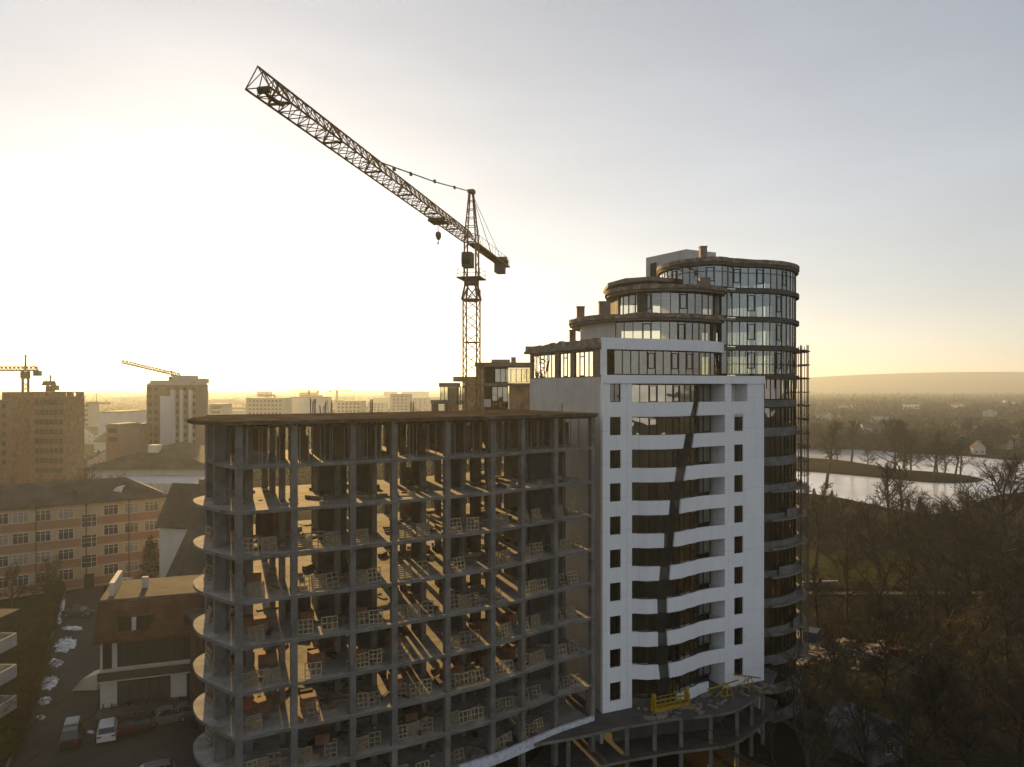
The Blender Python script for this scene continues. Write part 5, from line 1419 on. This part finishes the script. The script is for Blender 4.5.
# clipped bush hedge along the lane: shrubs one can tell apart
def shrub_mesh(seed, n, sx, sz, leaf):
    r = random.Random(seed); b = MB()
    for i in range(n):
        d = Vector((r.gauss(0, 1), r.gauss(0, 1), r.gauss(0, 1))).normalized(); k = r.uniform(.55, 1.05); c = Vector((d.x * sx * k, d.y * sx * k, sz * .5 + d.z * sz * .5 * k))
        u_ = perp(d, r); v_ = d.cross(u_); s = leaf * r.uniform(.5, 1.2)
        b.add([tuple(c + u_ * s), tuple(c + v_ * s * .8 + d * s * .4), tuple(c - u_ * s), tuple(c - v_ * s * .8 + d * s * .3)], [(0, 1, 2, 3)])
    return b
sh0 = None
for i in range(11):
    u, y = lerp(62, 16, i / 10), lerp(596, 758, (i / 10) ** .9); x, Y = ground(u, y)
    lab = '%s brown green shrub from the school end of the lane hedge' % ORD[i]
    if sh0 is None:
        sh0 = thing('shrub', lab, 'shrub', group='shrubs of the lane hedge'); shrub_mesh(3, 1500, 1.5, 2.2, .16).build('foliage', M['bush'], sh0, True)
        b = MB(); [b.tube((0, 0, -.1), (math.cos(a) * .5, math.sin(a) * .5, 1.2), .05, .02) for a in range(6)]; b.build('stem', M['bark'], sh0, True); o = sh0
    else: o = dup(sh0, (0, 0, 0), 0, lab)
    o.location = (x - 1.2, Y, 0); o.rotation_euler = (0, 0, i * 1.3); o.scale = (1, 1.2, trng.uniform(.8, 1.25))
# conifers
def conifer(seed, H, rad, dens=1.0):
    r = random.Random(seed); K = MB(); T = MB(); T.tube((0, 0, -.2), (0, 0, H * .95), .14, .03, n=6)
    n = int(1800 * dens)
    for i in range(n):
        t = r.random() ** .8; z = .3 + t * (H - .4); rr = rad * (1 - t) ** .8 * r.uniform(.35, 1.0) + .04; a = r.uniform(0, 6.28)
        p = Vector((math.cos(a) * rr, math.sin(a) * rr, z)); d = Vector((math.cos(a), math.sin(a), r.uniform(-.5, .1))).normalized(); s = d.cross(Vector((0, 0, 1))).normalized() * r.uniform(.04, .1) * rad; l = rad * r.uniform(.15, .4)
        K.add([tuple(p - s), tuple(p + s), tuple(p + d * l)], [(0, 1, 2)])
    return T, K
cf = None
for u, y, zg, H, wd, lab in ((150, 578, 0, 8.5, 1.25, 'dark bushy conifer at the right end of the striped school'), (76, 577, 0, 6, 1.1, 'small dark conifer before the middle of the striped school'), (96, 580, 0, 4.5, 1.3, 'low dark conifer beside the school entrance'),
                             (814, 515, -6, 9, .8, 'slim dark conifer on the shore next to the tower'), (832, 513, -6, 8, .8, 'slim dark conifer second along the shore from the tower'), (908, 532, -6, 10, .8, 'slim dark conifer on the shore below the island tip'), (920, 535, -6, 11, .7, 'tall slim dark conifer on the shore below the island tip'),
                             (967, 548, -5.5, 13, .7, 'tallest slim conifer standing left of the broad crowned tree'), (955, 545, -5.5, 10, .8, 'shorter slim conifer left of the tallest slim one'), (992, 555, -5.5, 10, .8, 'slim conifer below the broad crowned tree'), (945, 424.5, -6, 15, .9, 'pointed dark conifer on the far lake bank')):
    Y = min(480, (CAM_Z - zg) * F / (y - HOR)); x = gx(u, Y)
    if cf is None:
        cf = thing('conifer', lab, 'tree'); T, K = conifer(1, 8, 1.9); T.build('trunk', M['bark'], cf, True); K.build('crown', M['conifer'], cf, True); o = cf
    else: o = dup(cf, (0, 0, 0), 0, lab)
    o.location = (x, Y, terr(x, Y)); s = H / 8; o.scale = (s * wd, s * wd, s); o.rotation_euler = (0, 0, u)

# ------------------------------------------------------------------ far houses beyond the lake
for i, (u, y, w_, lab, wm, rm) in enumerate((
        (978, 450, 6.5, 'bright gabled house at the water edge on the far bank', 'cream', 'roof_tile'),
        (1001, 445, 9, 'wide dark roofed house right of the bright gabled house on the far bank', 'school_y', 'roof_dark'),
        (1016, 443, 8, 'house with pale gable near the right end of the far bank', 'cream', 'roof_dark'),
        (872, 432, 14, 'long pale house in the woods beyond the middle of the lake', 'pale', 'roof_dark'),
        (880, 421, 16, 'pale flat looking house higher up beyond the lake', 'pale', 'roof_dark'),
        (912, 410, 22, 'grey blue roofed hall in the distant trees', 'pale', 'pale'),
        (958, 408, 15, 'distant pale house right of the grey roofed hall', 'cream', 'roof_tile'),
        (846, 409, 15, 'distant house left of the grey roofed hall', 'cream', 'roof_tile'),
        (960, 437, 9, 'small house in trees left of the bright gabled house', 'pale', 'roof_tile'),
        (990, 416, 16, 'distant house above the wide dark roofed house', 'cream', 'roof_dark'),
        (824, 420, 14, 'distant house seen between tower scaffold and bare trees', 'pale', 'roof_dark'),
        (1010, 404, 22, 'farthest pale hall near the right hills', 'pale', 'roof_dark'))):
    Y = (CAM_Z + 4) * F / (y - HOR); x = gx(u, Y)
    house(x, Y, R((-20, 35, -8, 80, 60, 75, 15, 40, 70, -30, 20, 80)[i]), w_, w_ * 1.2, 4.5 + (w_ > 12) * 2, 8 + (w_ > 12) * 2, lab, M[wm], M[rm], z=terr(x, Y), group='houses beyond the lake', nwin=2)
for i, (u, y, w_, rz) in enumerate(((108, 474, 12, 20), (118, 452, 14, 70), (98, 443, 14, -20), (126, 438, 16, 50), (236, 419, 18, 20), (280, 415, 20, 60), (330, 414, 20, 10), (60, 470, 12, 60), (425, 409, 24, 30))):
    Y = CAM_Z * F / (y - HOR); x = gx(u, Y)
    house(x, Y, R(rz), w_, w_ * 1.3, 6, 10, '%s house from the left among the hazy town roofs' % ORD[[7, 0, 1, 2, 3, 4, 5, 6, 8][i]] if False else 'small gabled house among the hazy town roofs near column %d of the skyline' % 0 if False else
          ('small gabled house just behind the striped school', 'small gabled house beside the ribbed hall', 'hazy gabled house below the warehouse', 'hazy gabled house right of the brick shed block', 'distant gabled house under the hazy low block', 'distant gabled house in front of the long hazy slab block', 'distant gabled house in front of the far right town blocks', 'gabled house at the foot of the red brown brick tower', 'distant gabled house at the foot of the rear wing skyline')[i],
          M['cream'], M['roof_dark'], group='small houses of the hazy town')

# ------------------------------------------------------------------ lane, yard, snow, kerb
lane = [ground(u, y) for u, y in ((70, 578), (104, 578), (103, 640), (98, 700), (96, 712), (30, 760), (10, 775), (-10, 775), (36, 690), (58, 620))]
def flat(name, pts, z, m): b = MB(); b.add([(p[0], p[1], z) for p in pts], [tuple(range(len(pts)))]); return tag(b.build(name, m), kind='structure')
flat('lane', lane, .004, M['asphalt'])
yard = [ground(u, y) for u, y in ((96, 713), (215, 706), (250, 790), (-20, 830), (20, 768))]
flat('parking_yard', yard, .008, M['asphalt'])
b = MB(); e = [ground(u, y) for u, y in ((70, 578), (58, 620), (36, 690), (6, 775))]; b.strip(e, offset(e, .25), -.1, .12); tag(b.build('lane_kerb', M['conc']), kind='structure')
rs = random.Random(9)
for i, (u0, u1, y0, y1, lab) in enumerate(((57, 65, 598, 620, 'thin strip of snow at the far end of the lane'), (56, 62, 617, 626, 'small snow patch beside the dark parked car'), (60, 86, 626, 631, 'long flat snow patch across the lane'), (52, 78, 635, 654, 'largest snow patch on the lane'), (47, 64, 658, 668, 'snow patch in the middle of the lane edge'), (40, 60, 674, 692, 'long snow patch below the middle of the lane'), (38, 53, 696, 706, 'round snow patch beside the shrubs'), (36, 46, 714, 721, 'smallest snow patch at the near end of the lane'), (86, 95, 731, 734, 'thin snow streak by the white hatchback'))):
    b = MB(); n = 26; ring = []
    for k in range(n):
        a = 2 * math.pi * k / n; q = rs.uniform(.62, 1.05); u = (u0 + u1) / 2 + (u1 - u0) / 2 * q * math.cos(a) + (.25 * (y0 + y1) / 2 - .25 * ((y0 + y1) / 2 + (y1 - y0) / 2 * math.sin(a))) * (1 if y1 - y0 > 8 else 0)
        y = (y0 + y1) / 2 + (y1 - y0) / 2 * q * math.sin(a); ring.append(ground(u, y))
    c = (sum(p[0] for p in ring) / n, sum(p[1] for p in ring) / n)
    b.loft([[(p[0], p[1], .012) for p in ring], [(lerp(p[0], c[0], .12), lerp(p[1], c[1], .12), .09) for p in ring], [(lerp(p[0], c[0], .5), lerp(p[1], c[1], .5), .16) for p in ring]])
    tag(b.build('snow_patch', M['snow'], smooth=True), lab, 'snow patch', 'snow patches along the lane')

# ------------------------------------------------------------------ parked cars
def wheel_mb():
    b = MB()
    for r0, w0 in ((.32, .1),):
        rings = [[(sx, math.cos(a) * rr, math.sin(a) * rr) for a in [2 * math.pi * k / 16 for k in range(16)]] for sx, rr in ((-w0, .27), (-w0, .32), (w0, .32), (w0, .27))]
        b.loft(rings)
    return b
def rim_mb():
    b = MB(); b.loft([[(sx, math.cos(a) * rr, math.sin(a) * rr) for a in [2 * math.pi * k / 12 for k in range(12)]] for sx, rr in ((-.104, .2), (.104, .2))]); return b
def car(label, paintm, x, y, rz, tall=0.0, hatch=True, group='cars parked in the yard and lane', z=0.01, name='parked_car'):
    t = thing(name, label, 'car', (x, y, z), group, rz)
    # local: y = length (front at -y), x = width
    st = [(-2.1, .70, .35, .62), (-2.0, .80, .25, .74), (-1.2, .86, .2, .92), (-.3, .88, .2, .97), (1.0, .88, .2, .98), (1.8, .85, .22, .98 if hatch else .95), (2.05, .78, .3, .9)]
    b = MB(); b.loft([[(-w_, yy, z0), (w_, yy, z0), (w_ * 1.0, yy, (z0 + z1) / 2), (w_ * .93, yy, z1), (-w_ * .93, yy, z1), (-w_, yy, (z0 + z1) / 2)] for yy, w_, z0, z1 in st]); b.build('body', paintm, t, True)
    H = 1.46 + tall; e = 1.85 if hatch else 1.35
    b = MB(); cabin = [(-1.15, .80, .93), (-.45, .66, H - .04), (.9 if hatch else .5, .66, H - .02), (e - .25, .68, H - .12 if hatch else 1.25), (e, .76, 1.0)]
    b.loft([[(-w_ - (.05 if 0 < i < 4 else 0), yy, .95), (w_ + (.05 if 0 < i < 4 else 0), yy, .95), (w_ * .96, yy, max(.96, zz - .001)), (-w_ * .96, yy, max(.96, zz - .001))] for i, (yy, w_, zz) in enumerate(cabin)]); b.build('windows' if False else 'window', M['carglass'], t, True)
    b = MB(); b.loft([[(-.62, yy, zz + .005), (.62, yy, zz + .005), (.60, yy, zz + .05), (-.60, yy, zz + .05)] for yy, zz in ((-.5, H - .05), (.0, H), (.9 if hatch else .5, H - .02), (e - .28, H - .12 if hatch else 1.27))])
    for sx in (-1, 1):
        for yy in (-.42, .35, 1.15 if hatch else .7): b.tube((sx * .80, yy, .96), (sx * .655, yy + .03, H - .05), .045)
    b.build('roof', paintm, t, True)
    w0 = None
    for sx in (-.78, .78):
        for yy in (-1.35, 1.3):
            if w0 is None: w0 = wheel_mb().build('wheel', M['rubber'], t, True); w0.location = (sx, yy, .32); r0_ = rim_mb().build('rim', M['steel'], w0, True)
            else: o = share('wheel', w0, (sx, yy, .32), t); share('rim', r0_, (0, 0, 0), o)
    for sx in (-.6, .6):
        b = MB(); b.box(sx - .16, sx + .16, 1.98, 2.075, .7, .86); b.build('tail_light', M['tail'], t, True)
        b = MB(); b.box(sx - .16, sx + .16, -2.11, -2.0, .52, .66); b.build('headlight', M['headl'], t, True)
    return t
wp, dk, bl, gy, rd = paint('white', (.62, .62, .61)), paint('dark', (.02, .02, .022)), paint('blue', (.03, .04, .06)), paint('grey', (.12, .12, .125)), paint('maroon', (.06, .015, .015))
def park(u, y, *a, **k):
    x, Y = ground(u, y); return car(a[0], a[1], x, Y, a[2], **k)
park(107.5, 736, 'white hatchback parked before the mansard villa', wp, R(205), tall=.08)
park(72, 742, 'dark van like car with pale load on its roof at the lane mouth', dk, R(203), tall=.3)
park(128, 729, 'dark hatchback with red tail lights right of the white hatchback', rd, R(202))
park(143, 727, 'dark hatchback second right of the white hatchback', dk, R(204))
park(167, 722, 'dark grey saloon parked toward the rounded frame corner', gy, R(120), hatch=False)
park(188, 718, 'dark blue car half hidden behind the rounded frame corner', bl, R(100), hatch=False)
park(78, 616, 'dark saloon parked across the far end of the snowy lane', dk, R(85), hatch=False)
park(120, 575.5 + 6, 'white car parked at the foot of the striped school', wp, R(90), hatch=False)
park(150, 782, 'silver car cut by the bottom edge beside the frame corner', gy, R(-60))
x, Y = ground(72, 741); b = MB(); b.box(-.6, .6, -.9, .6, 0, .12); b.box(-.55, .55, -.85, .55, .12, .2)
o = b.build('roof_load', M['plasticw']); o.location = (x, Y, 1.83); o.rotation_euler = (0, 0, R(203)); tag(o, 'pale flat load lying on the roof of the dark van like car', 'load')
# low fence and planting in front of the villa
vf = thing('garden_fence', 'low dark garden fence with pickets in front of the mansard villa', 'fence', (*ground(105, 722), 0))
a, c = ground(103, 719), ground(205, 708); d_, l_ = unit(a, c)
b = MB(); b.strip([a, c], offset([a, c], .2), -.1, .45); b.build('wall_base', M['conc_dark'], vf)
for i in range(13):
    p = (a[0] + d_[0] * l_ * i / 12, a[1] + d_[1] * l_ * i / 12); b = MB(); b.obox(p, d_, .1, .1, .45, 1.5); b.build('post', M['frame_dark'], vf)
b = MB()
for z in (.7, 1.3): b.strip([(a[0], a[1] + .13), (c[0], c[1] + .13)], [(a[0], a[1] + .18), (c[0], c[1] + .18)], z, z + .06)
for i in range(70): p = (a[0] + d_[0] * l_ * (i + .5) / 70, a[1] + d_[1] * l_ * (i + .5) / 70 + .1); b.obox(p, d_, .06, .03, .5, 1.42)
b.build('picket_panel', M['frame_dark'], vf)
for i, s in enumerate((.1, .3, .52, .72, .92)):
    o = dup(sh0, (a[0] + d_[0] * l_ * s + .2, a[1] + d_[1] * l_ * s + 1.2, 0), i, '%s low shrub from the left behind the garden fence of the villa' % ORD[i], 'shrubs behind the villa fence', (.55, .55, .6)); o['category'] = 'shrub'

# ------------------------------------------------------------------ things on and below the podium
# yellow suspended work platform
x0, y0 = W(su(641.5), 1.95); x1_, y1_ = W(su(676), 1.95); d_, l_ = unit((x0, y0), (x1_, y1_)); mid_ = ((x0 + x1_) / 2, (y0 + y1_) / 2)
cr_ = thing('suspended_cradle', 'yellow suspended work cradle resting on the podium at the foot of the dark gap', 'cradle', (mid_[0], mid_[1], 1.9))
b = MB(); b.obox(mid_, d_, l_, .75, 1.98, 2.06); b.build('deck', M['yellow'], cr_)
for s in (-1, 1):
    b = MB(); q = (mid_[0] - d_[1] * .36 * s, mid_[1] + d_[0] * .36 * s)
    for i in range(8): p = (q[0] + d_[0] * l_ * (i / 7 - .5) * .98, q[1] + d_[1] * l_ * (i / 7 - .5) * .98); b.tube((*p, 2.06), (*p, 3.2), .04)
    for z in (2.4, 2.75, 3.2): b.tube((q[0] - d_[0] * l_ / 2, q[1] - d_[1] * l_ / 2, z), (q[0] + d_[0] * l_ / 2, q[1] + d_[1] * l_ / 2, z), .045)
    b.obox(q, d_, l_, .03, 2.07, 2.45); b.build('guard_rail', M['yellow'], cr_)
for s in (-1, 1):
    q = (mid_[0] + d_[0] * l_ * .47 * s, mid_[1] + d_[1] * l_ * .47 * s); b = MB(); b.obox(q, d_, .12, .7, 2.06, 3.3); b.obox(q, d_, .3, .35, 3.3, 3.7); b.build('hoist_frame', M['yellow'], cr_)
# yellow trestles
for (s, o_, rz, lab) in ((su(713), 2.2, .3, 'yellow trestle with a long arm standing on the podium deck'), (su(738), 1.6, -.8, 'second yellow trestle leaning at the white block corner')):
    p = W(s, o_); t = thing('trestle', lab, 'trestle', (p[0], p[1], 1.885), rz=rz)
    b = MB()
    for yy in (-.5, .5):
        for xx in (-.5, .5): b.tube((xx, yy, 0), (xx * .15, yy * .8, 1.5), .05)
        b.tube((-.35, yy * .92, .5), (.35, yy * .92, .5), .04)
    b.build('leg_frame', M['yellow'], t, True)
    b = MB(); b.tube((-2.3, 0, 1.2), (1.4, 0, 1.75), .08); b.tube((-1.4, .1, .2), (.4, .1, 1.55), .05); b.build('arm', M['yellow'], t, True)
# building rubbish on the podium
b = MB(); rr_ = random.Random(14)
for i in range(90):
    s = rr_.uniform(su(632), su(760)); p = W(s, rr_.uniform(.4, 3.0) + bul_s(s)); h = rr_.uniform(.05, .28); b.mi = rr_.choice((0, 0, 1, 2)); a = rr_.uniform(0, 3)
    b.obox(p, (math.cos(a), math.sin(a)), rr_.uniform(.15, 1.3), rr_.uniform(.1, .4), 1.885, 1.885 + h)
o = b.build('deck_rubble', [M['rubble'], M['wood2'], M['conc_dark']]); tag(o, 'boards and building rubble scattered over the podium deck', 'rubble', kind='stuff')
# the same kind of litter on the open floors of the frame
b = MB()
for i in range(620):
    k = rr_.randint(2, 9); p = fbp(rr_.uniform(.1, 7.8), rr_.uniform(.5, 11)); b.mi = rr_.choice((0, 0, 1, 1, 2)); a = rr_.uniform(0, 3)
    b.obox(p, (math.cos(a), math.sin(a)), rr_.uniform(.2, 2.2), rr_.uniform(.08, .5), zs(k) + .003, zs(k) + rr_.uniform(.04, .4))
o = b.build('floor_debris', [M['rubble'], M['wood2'], M['conc_dark']]); tag(o, 'boards, blocks and rubble littering the open floors of the concrete frame', 'debris', kind='stuff')
# small hut, rubbish heap and apron right of the tower
house(gx(872, 79.5), 81, R(25), 5.0, 6.0, 2.6, 4.2, 'small grey hut with a pale gable among the trees below the tower', M['conc_band'], M['conc_band'], 'hut', 'hut', z=terr(gx(872, 80), 80), nwin=1, chim=False, ov=.3)
apron = [ground(u, y, -4.55) for u, y in ((755, 735), (772, 700), (800, 668), (822, 648), (812, 632), (790, 628), (770, 640), (740, 700))]
flat('site_apron', apron, -4.58, M['conc'])
b = MB()
for i in range(200):
    u, y = rr_.gauss(850, 22), rr_.gauss(653, 5); x, Y = ground(u, y, -4.6); b.mi = rr_.choice((0, 0, 0, 0, 1, 2, 2, 3)); a = rr_.uniform(0, 3); h = rr_.uniform(.1, .6)
    b.obox((x, Y), (math.cos(a), math.sin(a)), rr_.uniform(.3, 1.6), rr_.uniform(.2, .9), -4.7, -4.6 + h)
o = b.build('rubbish_heap', [M['rubble'], M['plasticw'], M['wood2'], M['redstuff']]); tag(o, 'heap of pale and red building rubbish in front of the park wood', 'rubbish', kind='stuff')
for u, y, lab, mm, sz in ((812, 640, 'blue sheeted stack at the far edge of the apron', 'bluestuff', (3, 2, 1.5)), (842, 648, 'ochre timber stack left of the rubbish heap', 'wood', (2.6, 1.4, 1.1)), (896, 655, 'low dark red stack right of the rubbish heap', 'redstuff', (2.2, 1.4, 1.0))):
    x, Y = ground(u, y, -4.6); t = thing('site_stack', lab, 'stack', (x, Y, -4.6), rz=rr_.uniform(0, 1)); b = MB(); w_, dp_, h_ = sz
    for i in range(5): b.box(-w_ / 2 + .06 * (i % 2), w_ / 2 - .05 * (i % 3), -dp_ / 2, dp_ / 2, h_ * i / 5 + .1, h_ * (i + 1) / 5 + .08)
    b.build('load', M[mm], t, True); b = MB()
    for q in (-.45, 0, .4): b.box(w_ * q, w_ * q + .12, -dp_ / 2 - .05, dp_ / 2 + .05, 0, .1)
    b.build('bearer', M['wood2'], t, True)
# garden wall in the park and lawn strips
def ribbon(name, pts, m, dz):
    b = MB(); n = len(pts); b.add([(p[0], p[1], terr(p[0], p[1]) + dz) for p in pts], [tuple(range(n))]); return tag(b.build(name, m), kind='structure')
def gridsheet(name, u0, u1, Y0, Y1, m, dz, nu=14, ny=10):
    b = MB()
    v = [(gx(lerp(u0, u1, i / nu), lerp(Y0, Y1, j / ny)), lerp(Y0, Y1, j / ny)) for j in range(ny + 1) for i in range(nu + 1)]
    b.add([(x, y, terr(x, y) + dz) for x, y in v], [(j * (nu + 1) + i, j * (nu + 1) + i + 1, (j + 1) * (nu + 1) + i + 1, (j + 1) * (nu + 1) + i) for j in range(ny) for i in range(nu)]); return tag(b.build(name, m), kind='structure')
gridsheet('park_lawn', 800, 965, 146, 186, M['lawn'], .12)
gridsheet('park_path', 800, 1040, 141.5, 143.6, M['path'], .16)
a = ground(803, 587.5, -4.7); c = ground(838, 586.5, -4.7)
t = thing('garden_wall', 'low pale garden wall running right from the tower foot', 'wall', (a[0], a[1], -4.7))
b = MB(); b.strip([a, c], offset([a, c], -.3), -4.9, -3.7); b.build('wall_body', M['conc'], t); b = MB(); b.strip(offset([a, c], .06), offset([a, c], -.36), -3.697, -3.55); b.build('coping', M['pale'], t)
